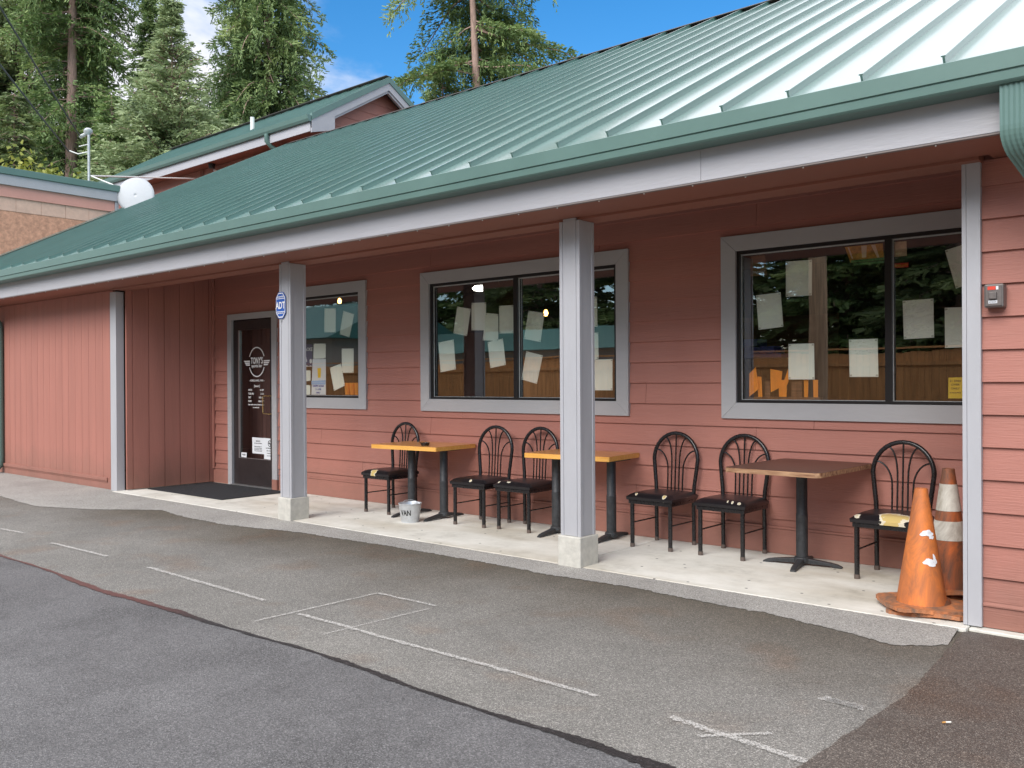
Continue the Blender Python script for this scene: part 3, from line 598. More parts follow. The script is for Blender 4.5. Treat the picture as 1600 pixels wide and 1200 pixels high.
hd=MB();hd.tube([(-9.045,BW-.004,1.228),(-9.06,BW-.05,1.228),(-9.15,BW-.055,1.228),(-9.168,BW-.055,1.215),(-9.170,BW-.055,1.11),(-9.168,BW-.055,1.005),(-9.15,BW-.055,.992),(-9.06,BW-.05,.992),(-9.045,BW-.004,.992)],.0085,8);obj('handle',hd,'brass',door,smooth=True)
th=MB();th.box(-9.93,-9.0,BW-.05,BW+.1,.001,.018);obj('threshold',th,'aluminium',door)
# door lettering (vinyl on the glass)
yl=BW+.012
def ring(cx_,cz,rx,rz,wd,a0,a1,mb,n=26):
    P=[];Q=[]
    for i in range(n+1):
        a=R(a0+(a1-a0)*i/n);P.append((cx_+rx*math.cos(a),cz+rz*math.sin(a)));Q.append((cx_+(rx-wd)*math.cos(a),cz+(rz-wd)*math.sin(a)))
    for i in range(n): mb.prism([P[i],P[i+1],Q[i+1],Q[i]],'Y',yl,yl+.001)
lg=MB();cx_,cz=-9.397,1.681
ring(cx_,cz,.182,.202,.014,22,158,lg);ring(cx_,cz,.182,.202,.014,202,338,lg)
for s_ in (-1,1):
    for i,(z_,w0) in enumerate(((1.692,.285),(1.667,.265),(1.642,.245))):
        lg.prism([(cx_+s_*.155,z_-.008),(cx_+s_*(w0-.010),z_-.008),(cx_+s_*(w0+.012),z_+.009),(cx_+s_*.155,z_+.009)],'Y',yl,yl+.001)
obj('logo',lg,'white_ink',door)
text('lettering',"TONY'S",.118,(cx_,yl,1.660),'white_ink',door,sx=.66,bold=.0022)
text('lettering',"sports bar",.062,(cx_,yl,1.610),'white_ink',door,sx=.93,bold=.001)
text('lettering',"- KIRKLAND, WA -",.036,(cx_,yl,1.420),'white_ink',door,sx=1.15,bold=.0007)
text('lettering',"[hours]",.042,(cx_,yl,1.345),'white_ink',door,bold=.0008)
for i,(a,b) in enumerate((('MON','4-10P'),('TUE-FRI','3-1A'),('SAT','10A-1A'),('SUN','10A-10P'))):
    text('lettering',a,.036,(-9.592,yl,1.292-.050*i),'white_ink',door,align='LEFT',bold=.0008);text('lettering',b,.036,(-9.245,yl,1.292-.050*i),'white_ink',door,align='RIGHT',bold=.0008)
text('lettering',"Open earlier during football season",.026,(-9.42,yl,1.100),'white_ink',door,sx=.95,bold=.0005);text('lettering',"on weekends",.026,(-9.42,yl,1.062),'white_ink',door,bold=.0005)
def card(name,label,cat,pts,y,mt,th=.0015,group=None,cor=None):
    m_=MB();quadY(m_,pts,y,th);c=sum((Vector((p[0],y,p[1])) for p in pts),Vector())/len(pts)
    return tag(obj(name,m_,mt,origin=c),label,cat,group)
n1=card('notice','white printed notice taped low on the glass of the entrance door','notice',[(-9.504,.667),(-9.236,.665),(-9.236,.450),(-9.500,.452)],BW+.008,'white_plastic')
text('lettering','NOTICE',.026,(-9.37,BW+.006,.61),'black_ink',n1);text('lettering','No firearms permitted',.018,(-9.37,BW+.006,.585),'black_ink',n1);text('lettering','No one under 21',.022,(-9.37,BW+.006,.54),'black_ink',n1)
for i in range(3): text('lettering','on these premises at any time',.014,(-9.37,BW+.006,.52-.018*i),'black_ink',n1)
n2=card('notice','tall white no-smoking notice in the lower right corner of the door glass','notice',[(-9.234,.668),(-9.065,.665),(-9.065,.385),(-9.234,.39)],BW+.005,'white_plastic')
yl2=yl;yl=BW+.002;lg=MB();ring(-9.11,.598,.036,.042,.008,0,360,lg);lg.prism([(-9.136,.625),(-9.130,.631),(-9.084,.571),(-9.090,.565)],'Y',yl,yl+.001);lg.prism([(-9.135,.594),(-9.09,.594),(-9.09,.602),(-9.135,.602)],'Y',yl,yl+.001);obj('symbol',lg,'black_ink',n2);yl=yl2
for i,(t_,s_) in enumerate((('NO SMOKING',.020),('within 25 feet',.018),('of entrance',.018),('RCW 70.160',.014))): text('lettering',t_,s_,(-9.13,BW+.003,.528-.033*i),'black_ink',n2)
n3=card('sticker','small white sticker at the bottom left of the door glass','sticker',[(-9.757,.452),(-9.632,.452),(-9.64,.386),(-9.757,.388)],BW+.008,'white_plastic');text('lettering','PUSH',.03,(-9.695,BW+.006,.412),'black_ink',n3)
# ================= interior
im=MB();X0,X1,Ya,Yb=-15.3,-.25,BW+.04,10.4
im.box(X0,X1,Yb,Yb+.05,0,2.9);im.box(X0-.05,X0,Ya,Yb,0,2.9);im.box(X1,X1+.05,Ya,Yb,0,2.9);im.box(X0,X1,Ya,Yb,2.86,2.9)
obj('interior_wall',im,'interior_dark',B);fl=MB();fl.box(X0,X1,Ya,Yb,-.05,.02);obj('interior_floor',fl,'interior_floor',B)
bar=MB();bar.box(-9.3,-3.2,8.9,9.4,.02,1.05);bar.box(-9.35,-3.15,8.85,9.45,1.05,1.10);bar.box(-9,-3,10.1,10.39,.9,2.2);tag(obj('bar_counter',bar,'interior_brown',origin=(-6,9,.02)),'long dark brown bar counter and back bar dimly seen through the windows','counter')
pl=MB();pl.box(-6.35,-6.10,7.6,7.85,.02,2.86);tag(obj('pillar',pl,'interior_dark',origin=(-6.2,7.7,.02)),'black square pillar standing inside behind the middle window','pillar')
def pend(label,x,y,z,zc=2.86,white=False):
    t=thing('ceiling_lamp' if white else 'pendant_lamp',label,'lamp',(x,y,z))
    a=MB()
    if white: a.lathe([(0,-.03),(.12,-.03),(.15,0),(.12,.03),(0,.03)],(x,y,z),20);obj('diffuser',a,'lamp_white',t,smooth=True);c=MB();c.lathe([(0,.031),(.05,.031),(.05,zc-z),(0,zc-z)],(x,y,z),12);obj('mount',c,'window_frame_black',t)
    else:
        a.lathe([(0,-.035),(.02,-.03),(.03,0),(.02,.03),(.01,.045),(0,.045)],(x,y,z),14);obj('bulb',a,'lamp_warm',t,smooth=True);c=MB();c.tube([(x,y,z+.046),(x,y,zc)],.004,6);obj('cord',c,'cable',t)
pend('small amber bulb hanging inside behind the window next to the door',-9.464,8.0,2.61)
pend('flat round white ceiling lamp lit behind the left pane of the middle window',-7.093,8.5,2.67,white=True)
pend('amber pendant bulb behind the middle window, left of its mullion',-6.413,8.0,2.524)
pend('amber pendant bulb behind the middle window, close beside the porch column',-5.694,8.0,2.22)
YP=BW+.045
PAP=[('upright blank sheet taped high on the left of the window by the door',[(-8.028,2.318),(-7.815,2.308),(-7.822,2.016),(-8.036,2.024)]),
('tilted sheet of blank paper high in the window by the door, at its upper right',[(-7.677,2.270),(-7.483,2.218),(-7.570,1.944),(-7.747,1.990)]),
('blank sheet taped just above the beer poster in the window by the door',[(-8.247,1.890),(-8.013,1.883),(-8.018,1.70),(-8.257,1.70)]),
('upright blank sheet at the right edge of the window by the door',[(-7.710,1.812),(-7.492,1.806),(-7.496,1.515),(-7.708,1.518)]),
('tilted blank sheet above the orange cup in the window by the door',[(-7.935,1.581),(-7.728,1.630),(-7.658,1.361),(-7.859,1.296)]),
('blank sheet under the purple karaoke poster',[(-8.507,1.558),(-8.312,1.555),(-8.312,1.424),(-8.509,1.409)]),
('lowest blank sheet in the window by the door, left of the beer poster',[(-8.509,1.370),(-8.315,1.369),(-8.315,1.246),(-8.510,1.246)]),
('tilted sheet at the upper left of the middle window',[(-5.828,2.210),(-5.638,2.173),(-5.692,1.887),(-5.886,1.925)]),
('upright sheet high in the middle window, topmost of its left pane',[(-5.627,2.236),(-5.427,2.229),(-5.430,1.937),(-5.631,1.946)]),
('sheet in the middle window squeezed between two higher sheets of the left pane',[(-5.424,2.118),(-5.260,2.097),(-5.262,1.819),(-5.475,1.834)]),
('sheet against the left side of the middle window mullion',[(-5.252,2.181),(-5.067,2.179),(-5.063,1.893),(-5.250,1.896)]),
('large slightly tilted sheet at the lower left of the middle window',[(-6.11,1.832),(-5.885,1.857),(-5.855,1.535),(-6.080,1.505)]),
('tilted sheet in the centre of the middle window left pane, lowest but one',[(-5.406,1.812),(-5.203,1.842),(-5.164,1.571),(-5.370,1.540)]),
('tilted sheet right of the middle window mullion, the upper one',[(-4.874,2.110),(-4.677,2.075),(-4.726,1.790),(-4.932,1.830)]),
('tilted sheet right of the middle window mullion, the lower one',[(-4.904,1.705),(-4.701,1.656),(-4.776,1.375),(-4.970,1.421)]),
('sheet half hidden by the porch column, the upper one in the middle window',[(-4.265,2.205),(-4.067,2.197),(-4.063,1.911),(-4.260,1.919)]),
('sheet half hidden by the porch column, below another one',[(-4.250,1.861),(-4.056,1.857),(-4.053,1.610),(-4.248,1.573)]),
('upright sheet in the lower right corner of the middle window',[(-4.107,1.602),(-3.903,1.604),(-3.905,1.313),(-4.109,1.313)]),
('upright sheet highest in the left pane of the right window',[(-2.279,2.356),(-2.071,2.352),(-2.074,2.070),(-2.280,2.071)]),
('slightly tilted sheet near the left edge of the right window',[(-2.528,2.101),(-2.323,2.112),(-2.302,1.832),(-2.507,1.815)]),
('sheet just above the orange cards in the right window',[(-2.262,1.691),(-2.059,1.689),(-2.056,1.403),(-2.264,1.405)]),
('sheet low in the right window, next left of its mullion',[(-1.794,1.709),(-1.586,1.709),(-1.581,1.420),(-1.790,1.421)]),
('sheet in the centre of the right pane of the right window',[(-1.411,1.983),(-1.205,1.987),(-1.201,1.703),(-1.404,1.698)]),
('sheet at the right edge of the right window, above the yellow sign',[(-1.132,1.915),(-.932,1.911),(-.932,1.626),(-1.131,1.625)]),
('strongly tilted sheet in the top right corner of the right window',[(-1.128,2.329),(-.935,2.375),(-.905,2.10),(-1.059,2.047)])]
for i,(lab,pts) in enumerate(PAP):
    pts_=pts
    p=card('paper_sheet',lab,'paper',pts,YP+.002*(i%3),'paper',.0008,group='blank paper sheets taped inside the windows')
    cx__=sum(q[0] for q in pts)/4;cz__=sum(q[1] for q in pts)/4;yt=YP+.002*(i%3)-.0008
    for q in pts:
        a_,b_=q[0]+(cx__-q[0])*.10,q[1]+(cz__-q[1])*.08
        if not i and q is pts[0]: m_=MB();m_.box(a_-.008,a_+.008,yt-.0004,yt+.0004,b_-.006,b_+.006);tp0=obj('tape',m_,'tape',p,origin=(a_,yt,b_))
        else: t_=tp0.copy();COL.objects.link(t_);t_.parent=p;t_.location=Vector((a_,yt,b_))-wl(p)
# posters
bp=card('beer_poster','white and blue poster with a yellow beer glass in the window by the door','poster',[(-8.261,1.697),(-8.004,1.691),(-8.008,1.247),(-8.290,1.247)],YP-.004,'white_plastic')
b2=MB();b2.prism([(-8.165,1.58),(-8.095,1.58),(-8.105,1.46),(-8.155,1.46)],'Y',YP-.006,YP-.0045);obj('beer_glass',b2,'beer_yellow',bp)
b3=MB();b3.prism([(-8.285,1.40),(-8.012,1.40),(-8.012,1.375),(-8.285,1.375)],'Y',YP-.006,YP-.0045);b3.prism([(-8.285,1.42),(-8.012,1.43),(-8.012,1.403),(-8.285,1.403)],'Y',YP-.006,YP-.0045);obj('blue_band',b3,'light_blue',bp)
for i,t_ in enumerate(('HAPPY HOUR','3 - 6 PM','DAILY')): text('lettering',t_,.035-.004*i,(-8.15,YP-.006,1.345-.04*i),'blue_sign',bp,bold=.0008)
kp=card('karaoke_poster','dark purple karaoke poster half hidden behind the porch column','poster',[(-8.51,1.90),(-8.268,1.880),(-8.266,1.60),(-8.51,1.60)],YP-.004,'purple_poster')
text('lettering','KARAOKE',.062,(-8.388,YP-.006,1.80),'white_ink',kp,sx=.9,bold=.001)
k2=MB();ring_pts=[( -8.36+.03*math.cos(a/12*6.283),1.66+.035*math.sin(a/12*6.283)) for a in range(12)];k2.prism([(-8.41,1.74),(-8.395,1.75),(-8.365,1.67),(-8.385,1.66)],'Y',YP-.006,YP-.0045);k2.prism([( -8.295+.024*math.cos(a/12*6.283),1.67+.03*math.sin(a/12*6.283)) for a in range(12)],'Y',YP-.006,YP-.0045);k2.prism([(-8.50,1.602),(-8.27,1.602),(-8.29,1.618),(-8.34,1.608),(-8.40,1.625),(-8.45,1.612),(-8.50,1.63)],'Y',YP-.006,YP-.0045);obj('artwork',k2,'white_ink',kp)
ys_=card('yellow_sign','small yellow printed sign in the bottom right corner of the right window','sign',[(-1.108,1.411),(-1.018,1.413),(-1.019,1.262),(-1.111,1.262)],YP-.004,'sign_yellow')
for i,t_ in enumerate(('21 AND','OVER','ONLY','ID REQUIRED')): text('lettering',t_,.021 if i<3 else .012,(-1.064,YP-.006,1.38-.027*i),'black_ink',ys_)
wp_=card('wood_poster','dark brown wood-look poster in the top left corner of the right window','poster',[(-2.572,2.425),(-2.451,2.424),(-2.432,2.258),(-2.573,2.262)],YP,'wood_poster');text('lettering','DRAUGHT',.022,(-2.50,YP-.002,2.285),'white_ink',wp_)
fp=card('menu_poster','long menu poster with pictures of drinks and food at the top of the right window','poster',[(-1.822,2.425),(-1.546,2.425),(-1.539,2.300),(-1.779,2.300)],YP,'food_a')
f2=MB();f2.prism([(-1.70,2.42),(-1.66,2.42),(-1.665,2.33),(-1.695,2.33)],'Y',YP-.002,YP-.0006);f2.prism([(-1.80,2.42),(-1.79,2.42),(-1.76,2.33),(-1.77,2.33)],'Y',YP-.002,YP-.0006);f2.prism([(-1.63,2.42),(-1.60,2.42),(-1.57,2.32),(-1.585,2.32)],'Y',YP-.002,YP-.0006);obj('picture',f2,'food_d',fp)
f3=MB();f3.prism([(-1.775,2.30),(-1.54,2.30),(-1.54,2.318),(-1.775,2.318)],'Y',YP-.002,YP-.0006);f3.prism([(-1.76,2.292),(-1.54,2.292),(-1.54,2.275),(-1.75,2.275)],'Y',YP-.002,YP-.0006);obj('picture',f3,'food_c',fp)
card('menu_poster','small tan picture card at the top of the right window, just right of the mullion','poster',[(-1.471,2.425),(-1.383,2.423),(-1.380,2.314),(-1.468,2.314)],YP,'food_b')
rs=card('red_sign','small red lettered strip sign just right of the mullion of the right window','sign',[(-1.470,2.265),(-1.370,2.263),(-1.371,2.229),(-1.470,2.233)],YP,'red_sign');text('lettering','OPEN LATE',.018,(-1.42,YP-.002,2.241),'sign_yellow',rs)
m_=MB();m_.box(-2.86,-2.58,7.1,7.3,1.64,1.70);m_.box(-2.98,-2.74,7.1,7.3,1.705,1.77);m_.box(-3.0,-2.5,7.05,7.4,1.60,1.635);tag(obj('carton_stack',m_,'blue_carton',origin=(-2.8,7.2,1.6)),'small blue-violet cartons stacked on a dark shelf inside the right window','cartons')
# orange cards on the sill
oc=[[(-2.592,1.455),(-2.537,1.508),(-2.51,1.33),(-2.593,1.262)],[(-2.527,1.431),(-2.493,1.428),(-2.487,1.262),(-2.521,1.262)],[(-2.423,1.493),(-2.324,1.472),(-2.337,1.342),(-2.420,1.30)],[(-2.300,1.400),(-2.268,1.491),(-2.266,1.387),(-2.285,1.34)],[(-2.350,1.401),(-2.282,1.400),(-2.286,1.264),(-2.348,1.264)],[(-2.150,1.400),(-2.115,1.400),(-2.118,1.262),(-2.148,1.262)],[(-2.070,1.400),(-2.031,1.399),(-2.032,1.262),(-2.068,1.262)]]
t=thing('table_decoration','bunch of folded bright orange cards standing on the sill of the right window','decoration',(-2.3,6.57,1.25))
for i,q in enumerate(oc):
    m_=MB();m_.prism([(p[0],p[1]) for p in q],'Y',6.555+.012*(i%3),6.5575+.012*(i%3));obj('card',m_,'orange_card',t)
m_=MB();m_.box(-2.60,-2.02,6.553,6.62,1.235,1.262);obj('tray',m_,'wood_poster',t)
for x_ in (-2.45,-2.31,-2.23,-2.19): 
    m_=MB();m_.box(x_-.022,x_+.022,6.585,6.60,1.262,1.39);obj('card',m_,'wood_poster',t)
cu_=thing('cup_stack','row of orange cups standing inside the window by the door','cups',(-7.59,6.62,1.25))
for i in range(3):
    m_=MB();x_=-7.67+.09*i;m_.lathe([(0,0),(.033,0),(.043,.145),(.040,.145),(.031,.01),(0,.01)],(x_,6.605,1.25),16);obj('cup',m_,'orange_card',cu_,smooth=True)
m_=MB();m_.box(-7.72,-7.44,6.56,6.65,1.23,1.25);obj('shelf',m_,'wood_poster',cu_)
# ADT sign on column 1
sg=MB();cx0,cz0=-6.985,2.195;hw,hh=.082,.135;c=.045
octa=lambda k:[(cx0-hw*k+c*k,cz0+hh*k),(cx0+hw*k-c*k,cz0+hh*k),(cx0+hw*k,cz0+hh*k-c*k*1.2),(cx0+hw*k,cz0-hh*k+c*k*1.2),(cx0+hw*k-c*k,cz0-hh*k),(cx0-hw*k+c*k,cz0-hh*k),(cx0-hw*k,cz0-hh*k+c*k*1.2),(cx0-hw*k,cz0+hh*k-c*k*1.2)]
sg.prism(octa(1),'Y',5.130,5.136,0);sg.prism(octa(.94),'Y',5.1285,5.1299,1);sg.prism(octa(.86),'Y',5.127,5.1284,0)
sg.box(cx0-.074,cx0+.074,5.1262,5.1269,cz0+.064,cz0+.070,1);sg.box(cx0-.074,cx0+.074,5.1262,5.1269,cz0-.070,cz0-.064,1)
sgo=tag(obj('security_sign',sg,['blue_sign','white_ink'],origin=(cx0,5.132,cz0)),'blue and white eight-sided security sign fixed to the grey column by the door','sign')
text('lettering','ADT',.098,(cx0,5.1258,cz0-.035),'white_ink',sgo,sx=.80,bold=.0022);text('lettering','Secured by',.026,(cx0,5.1258,cz0+.080),'white_ink',sgo,bold=.0006);text('lettering','1-800-238-2727',.017,(cx0,5.1258,cz0-.089),'white_ink',sgo,bold=.0004)
stk=MB();stk.box(cx0-.008,cx0+.008,5.1365,5.144,cz0-.17,cz0+.1);obj('bracket',stk,'aluminium',sgo)
# grey lock box on right wall
kb=thing('key_box','grey metal key box with red label on the pink siding right of the porch','key box',(-.645,5.24,1.84))
m_=MB();m_.box(-.696,-.598,5.175,5.256,1.795,1.925);obj('case',m_,'box_grey',kb,bevel=.008)
m_=MB();m_.box(-.688,-.606,5.170,5.176,1.803,1.917);obj('door',m_,'box_grey',kb,bevel=.004)
m_=MB();m_.box(-.668,-.630,5.155,5.171,1.840,1.880);obj('knob',m_,'box_grey',kb,bevel=.004)
m_=MB();m_.box(-.676,-.636,5.1682,5.1698,1.892,1.911);obj('red_label',m_,'red_sign',kb);m_=MB();m_.box(-.634,-.622,5.1682,5.1698,1.892,1.911);m_.box(-.672,-.628,5.1682,5.1698,1.817,1.833);obj('white_label',m_,'white_plastic',kb)
text('lettering','KNOX',.013,(-.65,5.1675,1.820),'black_ink',kb)
# door mat
dm=MB();dm.box(-10.42,-8.70,5.53,6.43,.001,.011);tag(obj('door_mat',dm,'mat_black',origin=(-9.5,6,0),bevel=.004),'large black rubber-backed mat lying in front of the entrance door','mat')
# ================= CHAIRS
def make_chair(label):
    t=thing('metal_chair',label,'chair')
    hwd=.176;yF,yR=0,.37
    for s_ in (-1,1):
        m_=MB();m_.tube([(s_*hwd,yF,.03),(s_*hwd,yF,.385)],.0175,10);lg_=obj('leg',m_,'black_tube',t,smooth=True)
        m_=MB();m_.tube([(s_*hwd,yF,0),(s_*hwd,yF,.032)],.0192,10);obj('foot_cap',m_,'foot_cap',lg_,smooth=True)
        m_=MB();m_.tube([(s_*hwd,yR,.03),(s_*hwd*1.0,yR-.005,.40)],.0165,10);lg_=obj('leg',m_,'black_tube',t,smooth=True)
        m_=MB();m_.tube([(s_*hwd,yR,0),(s_*hwd,yR,.032)],.0192,10);obj('foot_cap',m_,'foot_cap',lg_,smooth=True)
        m_=MB();m_.tube([(s_*hwd,yF,.205),(s_*hwd,yR,.205)],.0065,8);obj('stretcher',m_,'black_tube',t,smooth=True)
    # arch back
    zs=.72;hw2=.205
    def yb(z): return yR-.005+ (z-.4)*.06
    path=[(-hwd,yb(.40),.40),(-hwd*1.02,yb(.5),.5),(-.192,yb(.6),.6),(-hw2,yb(zs),zs)]
    for i in range(1,16):
        a=math.pi-math.pi*i/16;z=zs+.225*math.sin(a);path.append((hw2*math.cos(a),yb(z),z))
    path+=[(hw2,yb(zs),zs),(.192,yb(.6),.6),(hwd*1.02,yb(.5),.5),(hwd,yb(.4),.40)]
    m_=MB();m_.tube(path,.0165,10);obj('back_frame',m_,'black_tube',t,smooth=True)
    for k in (-2,-1,0,1,2):
        xb=.035*k;m_=MB();pp=[]
        if k==0: pp=[(0,yb(.42),.42),(0,yb(.93),.93)]
        else:
            s_=1 if k>0 else -1;kk=abs(k);xt=.185 if kk==2 else .100;zt=.80 if kk==2 else .905;zb_=.62 if kk==2 else .68
            pp=[(xb,yb(.42),.42),(xb,yb(zb_-.04),zb_-.04)]
            for i in range(1,8):
                u=i/7;pp.append((xb+(s_*xt-xb)*(1-math.cos(u*math.pi/2)),yb(zb_)+0,zb_+(zt-zb_)*math.sin(u*math.pi/2)))
            pp=[(p[0],yb(p[2]),p[2]) for p in pp]
        m_.tube(pp,.0066,7);obj('spindle',m_,'black_tube',t,smooth=True)
    # seat: frame + domed pad
    m_=MB();m_.box(-.200,.200,-.022,.378,.366,.398);obj('seat_frame',m_,'black_tube',t,bevel=.004)
    m_=MB();n_=14;vs=[];
    for j in range(n_+1):
        for i in range(n_+1):
            u,v=-1+2*i/n_,-1+2*j/n_
            x=.214*u*(1-.05*max(0,v));y=.18+.214*v
            e=max(abs(u),abs(v));k_=(1-abs(u)**6)*(1-abs(v)**6)
            z=.432+.026*k_**.45 + .010*(1-u*u)*(1-v*v)
            if e>.999: z=.424
            vs.append((x,y,z))
    fs=[(j*(n_+1)+i,j*(n_+1)+i+1,(j+1)*(n_+1)+i+1,(j+1)*(n_+1)+i) for j in range(n_) for i in range(n_)]
    ri=[i for i in range(n_+1)]+[(j+1)*(n_+1)-1 for j in range(1,n_+1)]+[n_*(n_+1)+i for i in range(n_-1,-1,-1)]+[j*(n_+1) for j in range(n_-1,0,-1)]
    b0=len(vs);vs+=[(vs[i][0]*.985,.18+(vs[i][1]-.18)*.985,.399) for i in ri];L=len(ri)
    fs+=[(ri[i],ri[(i+1)%L],b0+(i+1)%L,b0+i) for i in range(L)]+[tuple(range(b0,b0+L))]
    m_.add(vs,fs);obj('seat',m_,'vinyl',t,smooth=True)
    return t
def tear(ch,blobs):
    """worn seat: own copy of the vinyl with torn-through blobs (x,y,rx,ry,foam share)"""
    so_=[c for c in ch.children if c.name.split('.')[0]=='seat'][0];so_.data=so_.data.copy()
    m=MAT['vinyl'].copy();m.name='worn_vinyl';t=m.node_tree;b=t.nodes['Principled BSDF'];cur=b.inputs['Base Color'].links[0].from_socket
    c=N(t,'ShaderNodeTexCoord');n=N(t,'ShaderNodeTexNoise');n.inputs['Scale'].default_value=22;n.inputs['Detail'].default_value=5;t.links.new(c.outputs['Object'],n.inputs['Vector'])
    sp=N(t,'ShaderNodeSeparateXYZ');t.links.new(c.outputs['Object'],sp.inputs[0])
    for (x,y,rx,ry,fs) in blobs:
        dx=M(t,'DIVIDE',M(t,'SUBTRACT',sp.outputs[0],x),rx);dy=M(t,'DIVIDE',M(t,'SUBTRACT',sp.outputs[1],y),ry)
        dd=M(t,'SQRT',M(t,'ADD',M(t,'MULTIPLY',dx,dx),M(t,'MULTIPLY',dy,dy)));dd=M(t,'ADD',dd,M(t,'MULTIPLY',M(t,'SUBTRACT',n.outputs[0],.5),1.3))
        for th,col in ((1.0,(.72,.66,.52,1)),(fs,(.60,.45,.17,1))):
            k=M(t,'LESS_THAN',dd,th);mx=N(t,'ShaderNodeMix',data_type='RGBA');t.links.new(k,mx.inputs[0]);t.links.new(cur,mx.inputs[6]);mx.inputs[7].default_value=col;cur=mx.outputs[2]
    t.links.new(cur,b.inputs['Base Color']);so_.data.materials[0]=m
CH=[((-6.474,5.972),0,'black arch-back chair at the left end of the first table, nearest the door'),
((-5.168,5.965),R(2.5),'second arch-back chair from the door, on the right of the first table'),
((-4.661,6.012),R(.5),'arch-back chair half hidden by the porch column, at the second table'),
((-3.239,6.043),0,'black arch-back chair right of the second table, fourth from the door'),
((-2.634,6.067),0,'black arch-back chair left of the dark-topped table'),
((-1.42,5.995),R(-1),'black arch-back chair with a badly torn yellow-foam seat behind the cones')]
ch0=make_chair(CH[0][2]);chs=[ch0]
for i in range(1,6): chs.append(dup(ch0))
for c_,(p,rz,lab) in zip(chs,CH):
    c_.location=(p[0],p[1],0);c_.rotation_euler=(0,0,rz);c_['label']=lab;c_['group']='black arch-back chairs along the porch wall'
tear(chs[5],[(.07,.02,.105,.075,.78),(-.17,-.01,.02,.02,.3)]);tear(chs[0],[(-.03,-.012,.04,.035,.8)])
tear(chs[3],[(.13,-.012,.018,.018,.7),(-.13,-.008,.013,.014,.6)]);tear(chs[4],[(.10,-.01,.009,.012,.3),(.155,-.015,.014,.009,.3),(.06,-.005,.006,.012,.3)])
tear(chs[1],[(.03,-.015,.014,.010,.3)]);tear(chs[2],[(-.05,.0,.022,.010,.3),(-.165,-.005,.012,.014,.3)])
# ================= TABLES
def rrect(w_,d_,r,n=5):
    P=[]
    for cx,cy,a0 in ((w_/2-r,d_/2-r,0),(-w_/2+r,d_/2-r,90),(-w_/2+r,-d_/2+r,180),(w_/2-r,-d_/2+r,270)):
        for i in range(n+1):
            a=R(a0+90*i/n);P.append((cx+r*math.cos(a),cy+r*math.sin(a)))
    return P
def make_table(label,cx,cy,rz,w_,d_,zt,thk,topm,edgem,peds,rad,cross):
    t=thing('pub_table',label,'table')
    m_=MB();P=rrect(w_,d_,rad);Q=[(x*.996,y*.996) for x,y in P]
    m_.prism(P,'Z',zt-thk,zt-.002,0);m_.prism(Q,'Z',zt-.0019,zt,1)
    obj('tabletop',m_,[edgem,topm],t)
    for (px,py) in peds:
        m_=MB();m_.lathe([(0,.045),(.042,.045),(.042,.38),(.0425,.385),(.0395,.39),(.0395,zt-thk-.012),(0,zt-thk-.012)],(px,py,0),20);p=obj('pedestal',m_,'iron_base',t,smooth=True)
        m_=MB();m_.box(px-.12,px+.12,py-.12,py+.12,zt-thk-.012,zt-thk-.001);obj('top_plate',m_,'iron_base',p)
        m_=MB();m_.lathe([(0,.02),(.052,.02),(.058,.035),(.055,.058),(.045,.066),(0,.066)],(px,py,0),18)
        q_=R(12);dirs=[(math.cos(q_),math.sin(q_)),(-math.cos(q_),-math.sin(q_)),(-math.sin(q_),math.cos(q_)),(math.sin(q_),-math.cos(q_))] if cross else [(0,1),(0,-1)]
        for dx,dy in dirs:
            L_=.28;prof=[(0,.058),(.10,.046),(.20,.034),(L_-.03,.024),(L_,.010),(L_,0),(L_-.05,0),(L_-.07,.010),(.05,.014),(0,.014)]
            ww=.026
            for sgn in (1,):
                vs=[];n_=len(prof)
                for q in (-ww,ww):
                    for (u,z) in prof:
                        k_=1-.25*u/L_;vs.append((px+dx*u-dy*q*k_,py+dy*u+dx*q*k_,z))
                m_.add(vs,[tuple(range(n_)),tuple(range(n_,2*n_))[::-1]]+[(i,(i+1)%n_,(i+1)%n_+n_,i+n_) for i in range(n_)])
        obj('base',m_,'iron_base',p,bevel=.003)
    t.location=(cx,cy,0);t.rotation_euler=(0,0,rz);t['group']='pub tables along the porch wall';return t
make_table('long oak-topped table nearest the door, with two pedestals and an ashtray on it',-5.955,6.145,R(4),.87,.60,.752,.042,'oak_top','oak_edge',[(-.17,.01),(.27,.0)],.012,False)
make_table('oak-topped table partly behind the porch column, between two chairs',-4.02,6.20,R(5),.85,.54,.752,.042,'oak_top','oak_edge',[(.29,-.0),(-.26,-.01)],.012,False)
make_table('dark brown table with worn light edge, rounded corners and one cross-footed pedestal',-2.0,6.02,R(-2),.69,.92,.773,.034,'dark_top','worn_edge',[(-.07,.18)],.05,True)
# ashtray
a=MB();ax,ay,az=-5.78,5.99,.7525
a.lathe([(0,0),(.040,0),(.050,.030),(.044,.030),(.036,.008),(0,.008)],(ax,ay,az),20)
for k in range(3):
    q=2*math.pi*k/3;a.box(ax+.047*math.cos(q)-.006,ax+.047*math.cos(q)+.006,ay+.047*math.sin(q)-.006,ay+.047*math.sin(q)+.006,az+.026,az+.034)
tag(obj('ashtray',a,'ashtray_black',origin=(ax,ay,az),smooth=True),'small round black ashtray standing on the oak table nearest the door','ashtray')
